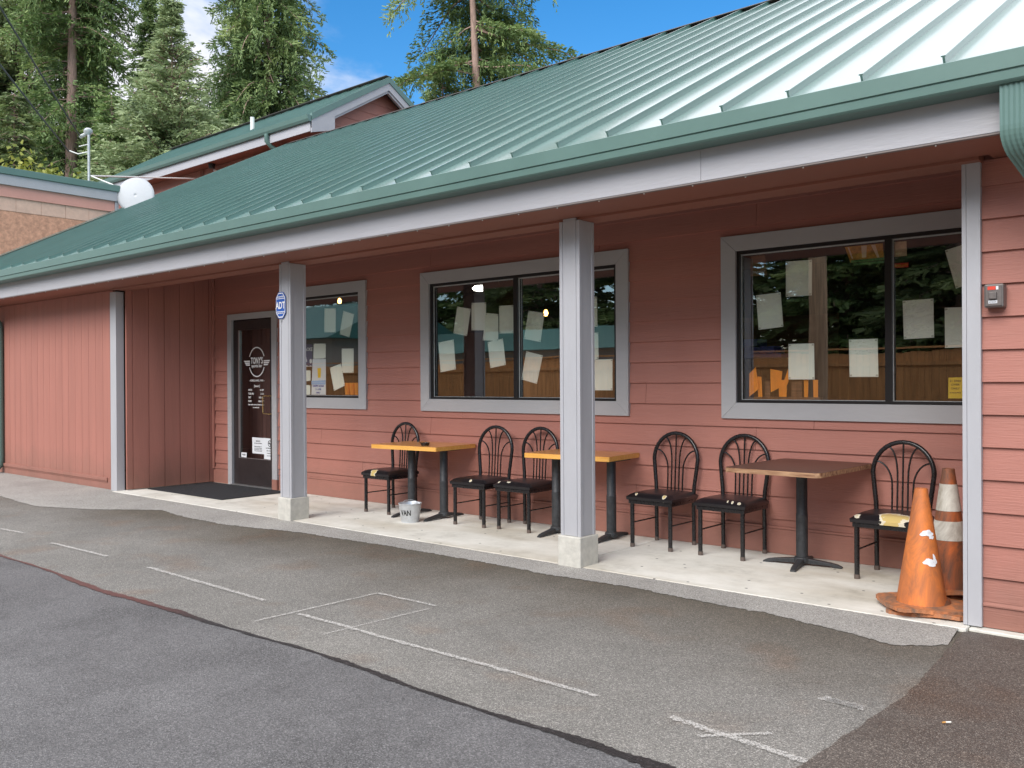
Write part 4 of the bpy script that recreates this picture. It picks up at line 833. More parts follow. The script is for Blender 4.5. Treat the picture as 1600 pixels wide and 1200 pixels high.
# bucket
bk_=thing('bucket','small galvanised bucket with black VAN lettering standing under the first table','bucket',(-5.81,5.80,0))
m_=MB();m_.lathe([(0,.004),(.086,.004),(.088,.0),(.090,.012),(.113,.178),(.118,.182),(.118,.190),(.112,.190),(.108,.178),(.086,.014),(0,.014)],(-5.81,5.80,0),32);bo=obj('pail',m_,'galvanised',bk_,smooth=True)
m_=MB();m_.tube([(-5.81+.118*math.cos(q),5.80+.02,.185+.0*q+.03*math.sin(q*1)) for q in np.linspace(0.1,math.pi-.1,12)],.003,6);obj('handle',m_,'galvanised',bk_,smooth=True)
# wrap text on the cone of the bucket
tx=text('lettering','VAN',.075,(0,0,0),'black_ink',None,sx=.75,bold=.0022)
me=tx.data;az0=math.atan2(-5.8,5.81)-.42
for v in me.vertices:
    ang=az0+v.co.x/.104;z=.075+v.co.z;r_=.0885+(.113-.0885)*(z-.01)/.168+.0012-(v.co.y if 0 else 0)
    v.co=(-5.81+r_*math.cos(ang),5.80+r_*math.sin(ang),z)
tx.parent=bk_;tx.location=-bk_.location
# ================= CONES
def cone(name,label,cx,cy,z0,h,rb,rt,mt,bw,rot,tilt=(0,0),collar=None,basemat='cone_base',seed=0,n_=64):
    t=thing('traffic_cone',label,'cone',(cx,cy,z0))
    rr=random.Random(seed);m_=MB();prof=[(rb,.028)]
    for i in range(1,17): prof.append((rb+(rt-rb)*i/16,.028+(h-.028)*i/16))
    prof+=[(rt*.8,h),(rt*.75,h-.05)]
    m_.lathe(prof,(cx,cy,z0),n_);b_=obj('body',m_,mt,t,smooth=True)
    # base plate: wavy rounded octagonal rubber
    m_=MB();P=rrect(bw,bw,.045,4);cs,sn=math.cos(rot),math.sin(rot);top=[];bot=[]
    P2=[]
    for i in range(len(P)):
        a_,b2=P[i],P[(i+1)%len(P)];L_=math.dist(a_,b2);k_=max(1,int(L_/.02))
        for j in range(k_): P2.append((a_[0]+(b2[0]-a_[0])*j/k_,a_[1]+(b2[1]-a_[1])*j/k_))
    for i,(x,y) in enumerate(P2):
        k_=1+(.009 if i%2 else -.009)+rr.uniform(-.006,.006);x,y=x*k_,y*k_;xx,yy=x*cs-y*sn+cx,x*sn+y*cs+cy
        zz_=z0+.010*math.sin(3*math.atan2(y,x)+seed)+.006
        top.append((xx,yy,zz_+.020));bot.append((xx,yy,max(zz_-.002,z0-.005)))
    inner=[(cx+(rb+.012)*math.cos(2*math.pi*i/len(P2)+rot+math.pi/4*0),cy+(rb+.012)*math.sin(2*math.pi*i/len(P2)+rot),z0+.030) for i in range(len(P2))]
    # match angular start
    a0=math.atan2(P2[0][1],P2[0][0])+rot
    inner=[]
    for (x,y) in P2:
        a_=math.atan2(y,x)+rot;inner.append((cx+(rb-.004)*math.cos(a_),cy+(rb-.004)*math.sin(a_),z0+.031))
    L_=len(P2);m_.add(top+bot+inner,[(i,(i+1)%L_,(i+1)%L_+2*L_,i+2*L_) for i in range(L_)]+[(i,(i+1)%L_,(i+1)%L_+L_,i+L_) for i in range(L_)]+[tuple(range(L_,2*L_))])
    obj('base',m_,basemat,t)
    if collar:
        for (f0,f1) in collar:
            m_=MB();r0=rb+(rt-rb)*f0+.0025;r1=rb+(rt-rb)*f1+.0025;m_.lathe([(r0-.002,.028+(h-.028)*f0),(r0,.028+(h-.028)*f0),(r1,.028+(h-.028)*f1),(r1-.002,.028+(h-.028)*f1)],(cx,cy,z0),n_);obj('collar',m_,'cone_white',b_,smooth=True)
    return t
def conepatch(t,b_,z,ang,w_,h_,seed,cx,cy,z0,H_,rb,rt):
    rr=random.Random(seed);pts=[]
    ph=[rr.uniform(0,6.28) for _ in range(4)]
    for i in range(18):
        a_=2*math.pi*i/18;k_=.9+.2*math.sin(2*a_+ph[0])+.16*math.sin(3*a_+ph[1])+.12*math.sin(5*a_+ph[2]);pts.append((w_*k_*math.cos(a_),h_*k_*math.sin(a_)))
    vs=[];
    def P(u,v): 
        f_=(z+v-.028)/(H_-.028);r_=rb+(rt-rb)*f_+.0035;a_=ang+u/r_;return (cx+r_*math.cos(a_),cy+r_*math.sin(a_),z0+z+v)
    vs=[P(0,0)]+[P(*p) for p in pts];m_=MB();m_.add(vs,[(0,1+i,1+(i+1)%18) for i in range(18)]);obj('sticker_remnant',m_,'white_plastic',b_)
cone('traffic_cone','flattened dirty cone base lying under the bright orange cone',-1.03,5.43,.0,.08,.140,.11,'cone_dirty',.43,R(8),seed=5)
c1=cone('traffic_cone','bright orange traffic cone with torn white sticker remnants at the porch corner',-1.065,5.40,.026,.715,.142,.036,'cone_orange',.42,R(38),seed=2)
cam_a=math.atan2(-5.4,1.065)
for z_,da,w_,h_,sd_ in ((.455,.50,.036,.024,3),(.285,.52,.036,.026,12),(.435,.78,.018,.018,9),(.30,.85,.015,.03,10)): conepatch(c1,c1.children[0],z_,cam_a+da,w_,h_,sd_,-1.065,5.40,.026,.715,.142,.036)
cone('traffic_cone','dirty cone base under the striped cone, beside the corner trim',-.965,5.83,.0,.09,.135,.11,'cone_dirty',.34,R(10),seed=8)
cone('traffic_cone','taller grimy orange traffic cone with two white reflective collars, behind the bright one',-.985,5.80,.055,.775,.138,.036,'cone_dirty',.33,R(5),collar=((.40,.56),(.645,.87)),seed=4)
# cigarette butt
m_=MB();m_.tube([(-.655,3.705,-.0065),(-.645,3.715,-.0065)],.0035,8,0);m_.tube([(-.645,3.715,-.0065),(-.629,3.731,-.0065)],.0035,8,1);tag(obj('cigarette_butt',m_,['cig_filter','cig_white'],origin=(-.65,3.71,-.01)),'cigarette butt lying on the dark asphalt at the right','litter')
# ================= LEFT ANNEX (stucco and block)
A=thing('stucco_annex','pink flat-eaved annex with block course and rough orange stucco at the far left','building',(-17,6,0))
XA=-15.5
m_=MB();m_.box(-22,XA,4.75,7.6,2.3,4.43);obj('stucco_wall',m_,'stucco',A)
m_=MB();y_=4.75
while y_<7.59:
    m_.box(XA-.2,XA+.006,y_+.003,min(y_+.397,7.6),4.433,4.665);y_+=.4
m_.box(XA-.2,XA-.001,4.75,7.6,4.432,4.667);obj('block_course',m_,'block_pink',A)
m_=MB();m_.box(-22,XA+.030,4.75,7.6,4.668,4.868);obj('frieze',m_,'frieze_pink',A,bevel=.002)
m_=MB();m_.box(-22,XA+.07,4.70,7.66,4.871,5.05);obj('fascia',m_,'fascia_paint',A,bevel=.003)
m_=MB();m_.box(-22,XA+.10,4.66,7.70,5.053,5.16);m_.box(-22,XA+.085,4.67,7.69,5.161,5.175);obj('roof_edge',m_,'green_gutter',A,bevel=.004)
m_=MB();m_.box(XA-.02,XA+.05,7.601,7.665,4.45,4.870);obj('corner_trim',m_,'fascia_paint',A)
m_=MB();m_.box(-22,XA,4.74,4.76,2.3,4.66);m_.box(-22,XA,7.55,7.62,2.3,4.66);obj('end_wall',m_,'block_pink',A)
m_=MB() # flashing sheet between annex and roof
for t0,t1,x0,x1,h in ((-.05,3.4,XL-.10,XL+.32,.046),(-.05,3.4,XL+.36,XL+.39,.062)):
    rbox(m_,x0,x1,t0,t1,h-.004,h)
obj('flashing',m_,'green_metal',roof)
# ================= UPPER GABLE
G=thing('gable_building','taller pink building with green gabled roof rising behind the low roof','building',(-20,14,0))
XG=-15.05;YN=12.12;YP_=13.88;YF=15.64
def clapX(x,y0,y1,zf,z0,z1,exp,parent,name):
    mb=MB();z=z0
    while z<z1:
        zt=min(z+exp,z1);ya0,yb0=zf(z);ya1,yb1=zf(zt)
        if yb0-ya0>.05:
            mb.add([(x,ya0,z),(x+.014,ya0,z),(x+.014,yb0,z),(x,yb0,z),(x,ya1,zt),(x+.002,ya1,zt),(x+.002,yb1,zt),(x,yb1,zt)],[(0,3,2,1),(4,5,6,7),(0,1,5,4),(1,2,6,5),(2,3,7,6),(3,0,4,7)])
        z+=exp
    return obj(name,mb,'siding_paint',parent)
GS=.64
def zf(z):
    zt=7.38+GS*(YN-11.9) ;k_=max(0,(z-zt)/GS);return (YN+k_,YF-k_)
clapX(XG,YN,YF,zf,6.4,8.75,.26,G,'gable_wall')
m_=MB();m_.box(-24.5,XG-.01,YN,YF,0,7.3);obj('side_wall',m_,'siding_paint',G)
m_=MB();m_.box(XG-.0,XG+.03,YN-.02,YN+.09,6.4,7.4);obj('corner_trim',m_,'siding_paint',G)
XR=-14.72;YE=11.69;ZE=7.43
m_=MB()
zp=ZE+GS*(YP_-YE)
for s_ in (1,-1):
    ye=YE if s_>0 else 2*YP_-YE
    m_.add([(-24.7,ye,ZE),(XR,ye,ZE),(XR,YP_,zp),(-24.7,YP_,zp),(-24.7,ye,ZE-.03),(XR,ye,ZE-.03),(XR,YP_,zp-.03),(-24.7,YP_,zp-.03)],[(0,1,2,3),(4,5,6,7),(0,1,5,4),(1,2,6,5),(0,3,7,4)])
    x_=XR-.3
    while x_>-24.7:
        m_.add([(x_,ye,ZE),(x_+.014,ye,ZE),(x_+.014,YP_,zp),(x_,YP_,zp),(x_,ye,ZE+.035),(x_+.014,ye,ZE+.035),(x_+.014,YP_,zp+.035),(x_,YP_,zp+.035)],[(0,1,5,4),(1,2,6,5),(4,5,6,7),(0,3,7,4)]);x_-=.4
groof=obj('roof',m_,'green_metal',G)
m_=MB()
for s_ in (1,-1):
    y_e=YE if s_>0 else 2*YP_-YE
    m_.add([(XR,y_e,ZE+.03),(XR+.02,y_e,ZE+.03),(XR+.02,YP_,zp+.03),(XR,YP_,zp+.03),(XR,y_e,ZE-.12),(XR+.02,y_e,ZE-.12),(XR+.02,YP_,zp-.12),(XR,YP_,zp-.12)],[(0,1,2,3),(4,5,6,7),(1,2,6,5),(0,1,5,4),(0,3,7,4)])
obj('rake_flashing',m_,'green_gutter',groof)
m_=MB()
for s_ in (1,-1):
    y_e=YE if s_>0 else 2*YP_-YE
    for (xa_,xb_,h0,h1) in ((XR-.03,XR-.001,-.10,-.30),(XR-.10,XR-.032,-.27,-.36)):
        m_.add([(xa_,y_e,ZE+h0),(xb_,y_e,ZE+h0),(xb_,YP_,zp+h0),(xa_,YP_,zp+h0),(xa_,y_e,ZE+h1),(xb_,y_e,ZE+h1),(xb_,YP_,zp+h1),(xa_,YP_,zp+h1)],[(0,1,2,3),(4,5,6,7),(1,2,6,5),(0,1,5,4),(0,3,7,4)])
obj('rake_board',m_,'fascia_paint',groof)
m_=MB();m_.prism([(YE,ZE-.1),(YE,ZE-.40),(YE+.62,ZE-.22),(YE+.62,ZE+.24)],'X',XR-.028,XR+.003);obj('rake_return',m_,'fascia_paint',groof)
m_=MB();m_.box(-24.7,XR-.04,YE-.01,YE+.02,ZE-.37,ZE-.03);obj('fascia',m_,'fascia_paint',groof)
m_=MB();m_.box(-24.7,XR-.04,YE+.02,YN,ZE-.33,ZE-.31);obj('soffit',m_,'soffit_paint',groof)
m_=MB();m_.prism([(YE-.011,ZE-.02),(YE-.011,ZE-.16),(YE-.07,ZE-.16),(YE-.10,ZE-.11),(YE-.12,ZE-.02)],'X',-24.7,XR+.01);obj('gutter',m_,'green_gutter',G)
m_=MB();m_.tube([(-16.3,YE-.06,ZE-.16),(-16.3,YE-.06,ZE-.32),(-16.28,YE+.05,ZE-.44),(-16.2,YE+.25,ZE-.55),(-16.1,YE+.42,ZE-.62)],.055,10);obj('downspout',m_,'green_gutter',G,smooth=True)
m_=MB();m_.box(-24.7,XR,YP_-.09,YP_+.09,zp+.036,zp+.05);obj('ridge_cap',m_,'brown_cap',groof)
m_=MB();vx,vy=-17.9,12.3;vz=ZE+GS*(vy-YE);m_.tube([(vx,vy,vz-.05),(vx,vy,vz+.33)],.05,12);obj('vent_pipe',m_,'pvc_white',groof,smooth=True)
# wall-mounted camera/light on the upper wall
t=thing('flood_light','small dark flood light on the upper pink wall under the gable eave','light',(-19.1,12.1,6.95))
m_=MB();m_.lathe([(0,0),(.07,0),(.1,.16),(0,.16)],(-19.1,11.92,6.98),12);obj('head',m_,'window_frame_black',t);m_=MB();m_.tube([(-19.1,12.14,6.9),(-19.1,11.98,6.95)],.03,8);obj('arm',m_,'pvc_white',t)
m_=MB();m_.box(-19.95,-19.78,12.10,12.14,6.6,7.17);tag(obj('conduit_board',m_,'soffit_paint',origin=(-19.9,12.1,6.8)),'narrow brown vertical board on the upper pink wall where the antenna rod ends','board')
# antenna mast
t=thing('service_mast','grey electrical service mast with round weatherhead above the annex roof','mast',(-16.5,7.6,5.17))
m_=MB();m_.tube([(-16.5,7.6,4.9),(-16.5,7.6,6.36)],.025,10);obj('pole',m_,'pipe_grey',t,smooth=True)
m_=MB();m_.lathe([(0,-.03),(.05,-.02),(.085,.03),(.08,.08),(.04,.11),(0,.115)],(-16.52,7.6,6.36),16);m_.tube([(-16.52,7.6,6.38),(-16.66,7.5,6.30)],.035,8);obj('weatherhead',m_,'pipe_grey',t,smooth=True)
m_=MB();m_.tube([(-16.5,7.6,6.0),(-16.75,7.5,5.98),(-16.9,7.4,6.05)],.012,6);m_.tube([(-16.5,7.6,6.15),(-16.7,7.5,6.12)],.010,6);obj('insulator',m_,'pvc_white',t)
m_=MB();m_.tube([(-16.5,7.64,5.53),(-20.0,12.08,6.88)],.018,6);m_.tube([(-16.5,7.64,5.53),(-15.55,7.62,5.2)],.014,6);obj('brace_rod',m_,'pvc_white',t)
for (a_,b_,lab) in (((-16.66,7.5,6.32),(-5.7,-.85,8.36),'thick black overhead cable running up left from the service mast head'),((-16.9,7.4,6.03),(-5.72,-.75,6.9),'thin lower overhead cable left of the service mast')):
    P=[];
    for i in range(21):
        u=i/20;p=Vector(a_).lerp(Vector(b_),u);p.z-=.35*4*u*(1-u)*.35;P.append(p)
    m_=MB();m_.tube(P,.014,6);tag(obj('overhead_cable',m_,'cable',origin=a_,smooth=True),lab,'cable','overhead service cables')
# dish
t=thing('satellite_dish','white satellite dish seen from behind, standing on the green roof beside the annex corner','satellite dish',(-15.0,7.85,4.78))
m_=MB();c_=Vector((-15.18,7.86,4.99));dirn=Vector((.68,-.72,.10)).normalized();e1=dirn.cross(Vector((0,0,1))).normalized();e2=e1.cross(dirn)
vs=[];nr,na=8,36
for i in range(nr+1):
    for k_ in range(na):
        r_=i/nr;a_=2*math.pi*k_/na;vs.append(c_+e1*(.35*r_*math.cos(a_))+e2*(.345*r_*math.sin(a_))+dirn*(.018*(1-r_*r_)))
fs=[(i*na+k_,i*na+(k_+1)%na,(i+1)*na+(k_+1)%na,(i+1)*na+k_) for i in range(nr) for k_ in range(na)]
m_.add(vs,fs);o=obj('reflector',m_,'dish_white',t,smooth=True);so_=o.modifiers.new('s','SOLIDIFY');so_.thickness=.01
m_=MB();m_.tube([(-15.25,8.02,4.75),(-15.25,8.02,4.95),c_+Vector((-.03,.05,-.02))],.02,8);m_.box(-15.35,-15.15,7.95,8.1,4.80,4.82);obj('mount',m_,'pipe_grey',t)
# ================= TREES
def fcloud(name,C,D,L,W,tone,mt,parent,origin):
    """C centres (n,3) D directions (n,3) L lengths W widths: builds quads as one mesh"""
    n_=len(C);rg=np.random.default_rng(7+n_)
    rnd_=rg.normal(size=(n_,3));S=np.cross(D,rnd_);S/=np.linalg.norm(S,axis=1)[:,None]+1e-9
    a=C-S*W[:,None]*.5;b=C+S*W[:,None]*.5;e=C+D*L[:,None];c=e+S*W[:,None]*.22;d_=e-S*W[:,None]*.22
    V=np.stack([a,b,c,d_],1).reshape(-1,3)-np.array(origin)
    me=bpy.data.meshes.new(name);me.vertices.add(4*n_);me.vertices.foreach_set('co',V.astype(np.float32).ravel())
    me.loops.add(4*n_);me.loops.foreach_set('vertex_index',np.arange(4*n_,dtype=np.int32));me.polygons.add(n_);me.polygons.foreach_set('loop_start',np.arange(0,4*n_,4,dtype=np.int32));me.polygons.foreach_set('loop_total',np.full(n_,4,dtype=np.int32))
    me.update();at=me.attributes.new('tone','FLOAT','FACE');at.data.foreach_set('value',tone.astype(np.float32))
    me.materials.append(MAT[mt]);o=bpy.data.objects.new(name,me);COL.objects.link(o)
    o.parent=parent;o.location=Vector(origin)-wl(parent);return o
def conifer(name,label,cat,x,y,h,zlo,trunk_r,rad,mt,seed,nb=220,droop=.25,dens=1.0,leaf=.16,strands=0.0,gap=0,up=.0,group=None,bare=0,trunkvis=True,asym=(0,0),base=0):
    """rad(z) -> branch length"""
    rg=np.random.default_rng(seed);t=thing(name,label,cat,(x,y,base),group)
    lean=rg.normal(0,.012,2)
    m_=MB();P=[(x+lean[0]*z,y+lean[1]*z,z) for z in np.linspace(base,h,14)];m_.tube(P,[max(.02,trunk_r*(1-(i/13)**1.3)*1.0+.01) for i in range(14)],10);
    Cs=[];Ds=[];Ls=[];Ts=[]
    for b_ in range(nb):
        u=rg.random();z=zlo+(h-zlo)*(u**1.0);az=rg.uniform(0,2*math.pi)
        if gap and rg.random()<gap: continue
        if bare and math.cos(az-math.atan2(-y,-x))>.55 and rg.random()<bare: continue
        ln=rad(z)*rg.uniform(.6,1.15)*(1+asym[0]*math.cos(az)+asym[1]*math.sin(az))
        if ln<.25: ln=.25
        dx,dy=math.cos(az),math.sin(az);nn=max(4,int(ln*5.5))
        s=np.linspace(0,1,nn);bz=z+up*ln*s-droop*ln*s**2+.06*ln*np.sin(s*5+rg.uniform(0,6))
        bend=rg.normal(0,.15)
        px=x+lean[0]*z+dx*ln*s-dy*bend*ln*s**2;py=y+lean[1]*z+dy*ln*s+dx*bend*ln*s**2
        m_.tube([(px[i],py[i],bz[i]) for i in range(0,nn,max(1,nn//5))],[.012+.02*ln*(1-i/6)*.5 for i in range(len(range(0,nn,max(1,nn//5))))],4,cap=False)
        tone_b=np.clip(rg.normal(.48,.17),0,1)
        # sub-branch clumps
        for i in range(1,nn):
            if s[i]<.18 and rg.random()<.7: continue
            wdt=.34*ln*(1-s[i]*.72)+.10
            k_=int(rg.poisson(13*dens*(.5+wdt)))
            if k_==0: continue
            side=rg.uniform(-1,1,k_)*wdt
            c=np.stack([px[i]-dy*side+dx*rg.normal(0,.10,k_)+dx*abs(side)*.35,py[i]+dx*side+dy*rg.normal(0,.10,k_)+dy*abs(side)*.35,bz[i]-abs(side)*.18+rg.normal(0,.05,k_)],1)
            sg_=np.sign(side)
            dd=np.stack([dx*.8-dy*sg_*.6+rg.normal(0,.35,k_),dy*.8+dx*sg_*.6+rg.normal(0,.35,k_),-.18+up*.5+rg.normal(0,.25,k_)],1)
            tn=np.clip(tone_b+.25*(s[i]-.5)+rg.normal(0,.13,k_),0,1)
            Cs.append(c);Ds.append(dd);Ls.append(leaf*rg.uniform(.7,1.5,k_));Ts.append(tn)
            if strands and rg.random()<strands:
                q=int(rg.integers(8,20));sl=rg.uniform(.4,1.3);zz_=rg.random(q)*sl
                o_=rg.uniform(-1,1)*wdt
                c=np.stack([px[i]-dy*o_+rg.normal(0,.05,q),py[i]+dx*o_+rg.normal(0,.05,q),bz[i]-zz_],1)
                dd=np.stack([rg.normal(0,.5,q),rg.normal(0,.5,q),-.9+rg.normal(0,.3,q)],1)
                Cs.append(c);Ds.append(dd);Ls.append(leaf*rg.uniform(.7,1.4,q));Ts.append(np.clip(tone_b+rg.normal(.05,.15,q),0,1))
    if trunkvis: obj('trunk',m_,'bark',t,smooth=True)
    C_=np.concatenate(Cs);D_=np.concatenate(Ds);D_/=np.linalg.norm(D_,axis=1)[:,None];L_=np.concatenate(Ls);T_=np.concatenate(Ts)
    fcloud('crown',C_,D_,L_,L_*.40,T_,mt,t,(x,y,base));return len(C_)
def at(px,depth): # ground position under an image column at a depth along the view
    y0_=R(37.85);p=Vector((-math.sin(y0_),math.cos(y0_),0))*depth+Vector((math.cos(y0_),math.sin(y0_),0))*((px-800)/1270*depth);return p.x,p.y
TN=0
def rr_(r0,z0,z1): return lambda z:r0*max(.05,(z1-z)/(z1-z0))
x,y=at(107,44);TN+=conifer('fir_tree','tall fir with a thick bare reddish trunk at the far left above the annex','tree',x,y,36,13,.40,lambda z:3.2,'needles_fir',11,nb=330,droop=.38,leaf=.17,strands=.55,dens=1.25,gap=.1,bare=.8)
x,y=at(30,50);TN+=conifer('fir_tree','dark fir with a thin grey trunk left of the thick-trunked one','tree',x,y,34,9,.30,lambda z:4.0,'needles_dark',12,nb=380,droop=.28,leaf=.20,strands=.4,dens=1.1,bare=.6)
x,y=at(285,36);TN+=conifer('spruce_tree','pale green pointed young spruce standing before the dark trees behind the gable','tree',x,y,18.0,5,.20,rr_(5.4,5,17.6),'needles_spruce',13,nb=560,droop=-.02,leaf=.15,dens=1.35,up=.20)
x,y=at(425,46);TN+=conifer('hemlock_tree','big drooping hemlock with hanging branch curtains behind the gable roof','tree',x,y,36,9,.36,lambda z:3.9*max(.3,(40-z)/24) if z>16 else 3.9,'needles_hemlock',14,nb=520,droop=.5,leaf=.17,strands=.9,dens=1.15,gap=.05)
x,y=at(250,58);TN+=conifer('fir_tree','dark green fir whose top shows behind the pale spruce','tree',x,y,31,12,.32,rr_(3.6,12,32),'needles_fir',15,nb=340,droop=.35,leaf=.20,strands=.5,dens=1.1)
x,y=at(768,44);TN+=conifer('fir_tree','sparse ragged fir standing alone above the ridge, with sky showing between its branches','tree',x,y,34,11,.33,lambda z:5.2 if z>19 else 4.2,'needles_fir',26,nb=150,droop=.36,leaf=.17,strands=.7,dens=1.9,bare=.9)
x,y=at(688,45);TN+=conifer('fir_tree','short bushy fir left of the lone ragged fir above the ridge','tree',x,y,19.8,8,.14,rr_(3.6,8,21.5),'needles_hemlock',17,nb=190,droop=.25,leaf=.16,strands=.6,dens=1.5)
x,y=at(185,40);TN+=conifer('fir_tree','low mid-green fir between the service mast and the pale spruce','tree',x,y,15.5,4,.16,rr_(3.9,4,16.5),'needles_fir',18,nb=300,droop=.25,leaf=.17,dens=1.25)
x,y=at(20,38);TN+=conifer('fir_tree','low dark fir at the left edge of the picture behind the annex','tree',x,y,15.0,4,.16,rr_(3.6,4,16.5),'needles_dark',19,nb=280,droop=.25,leaf=.17,dens=1.25)
x,y=at(375,56);TN+=conifer('fir_tree','distant fir filling the gap between spruce and hemlock','tree',x,y,26,10,.3,rr_(4.2,10,29),'needles_dark',21,nb=300,droop=.35,leaf=.21,strands=.4,dens=1.1)
x,y=at(150,60);TN+=conifer('fir_tree','distant green fir right of the thick bare trunk at the far left','tree',x,y,30,10,.3,rr_(4.2,10,34),'needles_fir',22,nb=330,droop=.35,leaf=.21,strands=.5,dens=1.1)
# maple shrub
def shrub(label,x,y,z0,z1,r,mt,seed,n_=1800,leaf=.16):
    rg=np.random.default_rng(seed);t=thing('maple_tree',label,'tree',(x,y,0));m_=MB();C=[];D=[];T=[]
    for b_ in range(16):
        a=rg.uniform(0,6.28);q=rg.uniform(.3,1)*r;zt=rg.uniform(z0+.4*(z1-z0),z1);p=(x+q*math.cos(a),y+q*math.sin(a),zt);m_.tube([(x,y,0),(x+.3*q*math.cos(a),y+.3*q*math.sin(a),z0),p],[.06,.04,.01],5)
        k_=n_//16;c=np.array(p)+rg.normal(0,.4,(k_,3));C.append(c);D.append(rg.normal(0,1,(k_,3)));T.append(np.clip(rg.normal(.5,.2)+rg.normal(0,.15,k_),0,1))
    C=np.concatenate(C);D=np.concatenate(D);D/=np.linalg.norm(D,axis=1)[:,None];T=np.concatenate(T);L=np.full(len(C),leaf)
    obj('trunk',m_,'bark',t);fcloud('crown',C,D,L,L*.8,T,mt,t,(x,y,0))
x,y=at(75,31);shrub('yellow-green leafy maple low behind the annex roof at the left','%s'and x,y,6.5,9.3,1.3,'leaves_maple',31)
# ================= ACROSS THE LOT (reflected in the windows)
fc=thing('wood_fence','long brown board fence across the lot, seen reflected in the windows','fence',(-14,-7,0))
rg=random.Random(4);x=-36.
m_=MB()
while x<10:
    h_=2.05+.05*math.sin(x)+rg.uniform(-.015,.015);m_.box(x,x+.138,-7.02,-7.0,0,h_);x+=.145
obj('boards',m_,'fence_wood',fc)
m_=MB();m_.box(-36,10,-6.995,-6.955,1.72,1.81);m_.box(-36,10,-6.995,-6.955,.35,.44);m_.box(-36,10,-7.04,-6.94,2.10,2.14);obj('rail',m_,'fence_wood',fc)
for i in range(19):
    m_=MB();m_.box(-36+2.44*i,-35.89+2.44*i,-7.10,-6.99,0,2.0);obj('fence_post',m_,'fence_wood',fc)
ob=thing('teal_roof_house','low building with teal metal roof beyond the fence, seen reflected in the windows','building',(-29,-22,0))
m_=MB();m_.box(-40.9,-23.9,-27,-19,0,2.95);w_=obj('wall',m_,'far_wall',ob)
m_=MB();m_.prism([(-18.3,2.9),(-23,4.25),(-27.7,2.9)],'X',-40.95,-23.3);x=-40.8
while x<-23.4: m_.add([(x,-18.28,2.94),(x+.05,-18.28,2.94),(x+.05,-23,4.31),(x,-23,4.31)],[(0,1,2,3)]);x+=.5
obj('roof',m_,'far_roof',ob)
for x in (-38,-34.5,-31,-28,-26):
    m_=MB();m_.box(x,x+1.3,-18.99,-18.97,1.1,2.2);obj('window',m_,'window_frame_black',ob)
ob=thing('teal_roof_house','taller teal-roofed wing left of the low teal-roofed building, seen reflected in the windows','building',(-45,-18,0))
m_=MB();m_.box(-60,-41.5,-26,-17,0,3.9);obj('wall',m_,'far_wall',ob)
m_=MB();m_.prism([(-16.2,3.9),(-21.5,6.4),(-27,3.9)],'X',-60.5,-41);x=-60.4
while x<-41.1: m_.add([(x,-16.18,3.94),(x+.06,-16.18,3.94),(x+.06,-21.5,6.46),(x,-21.5,6.46)],[(0,1,2,3)]);x+=.5
obj('roof',m_,'far_roof',ob)
up_=thing('utility_pole','weathered brown utility pole standing in the lot, seen reflected in the right window','utility pole',(-5.7,-.85,0))
m_=MB();m_.tube([(-5.7,-.85,-.1),(-5.7,-.85,9)],[.16,.12],14);obj('pole',m_,'pole_wood',up_,smooth=True)
m_=MB();m_.box(-6.8,-4.6,-.91,-.79,8.2,8.32);obj('crossarm',m_,'pole_wood',up_)
sp=[(-34,-33),(-27,-31),(-20,-33),(-14,-31),(-8,-34),(-2,-31),(-43,-31),(-50,-31),(5,-30),(-60,-32),(-68,-24),(-24,-38),(-11,-38),(-17,-36),(-5,-37),(-38,-30),(-30,-36),(-1,-38)]
grove=bmesh.new();tmp=[]
for i,(x,y) in enumerate(sp):
    n0=set(bpy.data.objects)
    conifer('woodland','x','tree',x,y,19+3*math.sin(i*2.3),.8,.3,(lambda z:5.2*max(.1,(22-z)/22)+.6),'needles_dark' if i%2 else 'needles_fir',50+i,nb=200,droop=.25,leaf=.36,dens=.5)
    for o in list(set(bpy.data.objects)-n0):
        if o.type=='MESH':
            me=o.data.copy();me.transform(Matrix.Translation(wl(o)))
            k_={'bark':0,'needles_dark':1,'needles_fir':2}[me.materials[0].name]
            me.polygons.foreach_set('material_index',[k_]*len(me.polygons));grove.from_mesh(me);bpy.data.meshes.remove(me)
        tmp.append(o)
for o in tmp: bpy.data.objects.remove(o)
me=bpy.data.meshes.new('woodland');grove.to_mesh(me);grove.free()
for k_ in ('bark','needles_dark','needles_fir'): me.materials.append(MAT[k_])
o=bpy.data.objects.new('woodland',me);COL.objects.link(o);o['kind']='stuff';tag(o,'dark fir wood beyond the fence, seen reflected in the windows','woodland')
print('tree quads',TN)
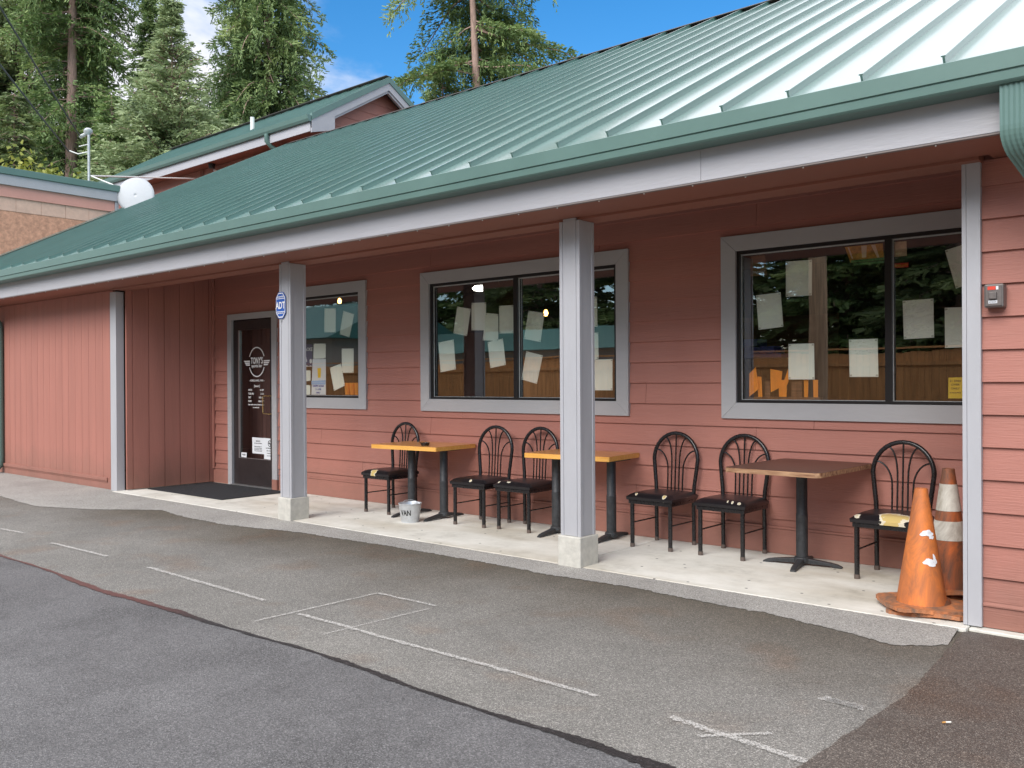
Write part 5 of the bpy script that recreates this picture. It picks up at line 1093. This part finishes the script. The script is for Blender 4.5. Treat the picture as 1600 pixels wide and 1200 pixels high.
# ================= RESCALE AND SHEAR LAYOUT TO CAMERA FOCAL LENGTH
# Layout above comes from image pixels at a shorter focal length than cam's.
# KX stretches along the facade, KY into depth; KS shears left with depth.
# Buildings stay rectangular (one offset per object); RIGID only moves, chairs and tables stretch, FREE shears.
KX,KY,KS=1.03878,1.0589,.09795
FREE={'ground','parking_lot','tar_seam','asphalt_apron','asphalt_patch','chalk_line','overhead_cable','woodland'}
RIGID={'traffic_cone','bucket','satellite_dish','service_mast','fir_tree','spruce_tree','hemlock_tree','maple_tree','pendant_lamp','ceiling_lamp','key_box','security_sign','ashtray','cigarette_butt','flood_light','conduit_board','utility_pole'}
def place(w,yr): return Vector((KX*w.x-KS*yr,KY*w.y,w.z))
def base(o): return o.name.split('.')[0]
def remap(o,root,yfix,oldp,newp):
    if o.type=='CAMERA' or o.type=='LIGHT': return
    w=oldp+o.location
    if o is not root and base(o)=='roof' and base(root)=='bar_building': yfix=4.66
    yr=w.y if yfix is None else yfix
    if o.type=='MESH' and o.data.users==1:
        n_=len(o.data.vertices);co=np.empty(n_*3,np.float32);o.data.vertices.foreach_get('co',co);co=co.reshape(-1,3)+np.array(w,np.float32)
        if base(root) in FREE: nw=place(w,w.y);q=np.stack([KX*co[:,0]-KS*co[:,1],KY*co[:,1],co[:,2]],1)
        else:
            if yfix is None: yr=float(co[:,1].min())
            nw=place(w,yr);q=np.stack([KX*co[:,0]-KS*yr,KY*co[:,1],co[:,2]],1)
        o.data.vertices.foreach_set('co',(q-np.array(nw)).astype(np.float32).ravel());o.data.update()
    else: nw=place(w,yr)
    o.location=nw-newp
    for c in o.children: remap(c,root,yfix,w,nw)
for o in [o for o in COL.objects if o.parent is None and o.type in('MESH','EMPTY')]:
    k_=base(o)
    if k_ in RIGID:
        o.location=place(o.location,o.location.y)
    elif k_ in('metal_chair','pub_table'):
        o.location=place(o.location,o.location.y);o.scale=(KX,KY,1)
    else: remap(o,o,{'stucco_annex':7.6,'gable_building':12.0}.get(k_),Vector((0,0,0)),Vector((0,0,0)))
for o in COL.objects:
    if base(o)=='brace_rod':   # reaches from the mast to the bracket on the upper wall
        w=o.parent.location
        o.data.clear_geometry();m_=MB();A_=place(Vector((-16.5,7.64,5.53)),7.64);m_.tube([A_,place(Vector((-20.0,12.08,6.88)),12.08)],.018,6);m_.tube([A_,place(Vector((-15.55,7.62,5.2)),7.62)],.014,6)
        o.data.from_pydata([(p[0]-w.x,p[1]-w.y,p[2]-w.z) for p in m_.v],[],m_.f);o.data.update();o.location=(0,0,0)
bpy.context.view_layer.update()
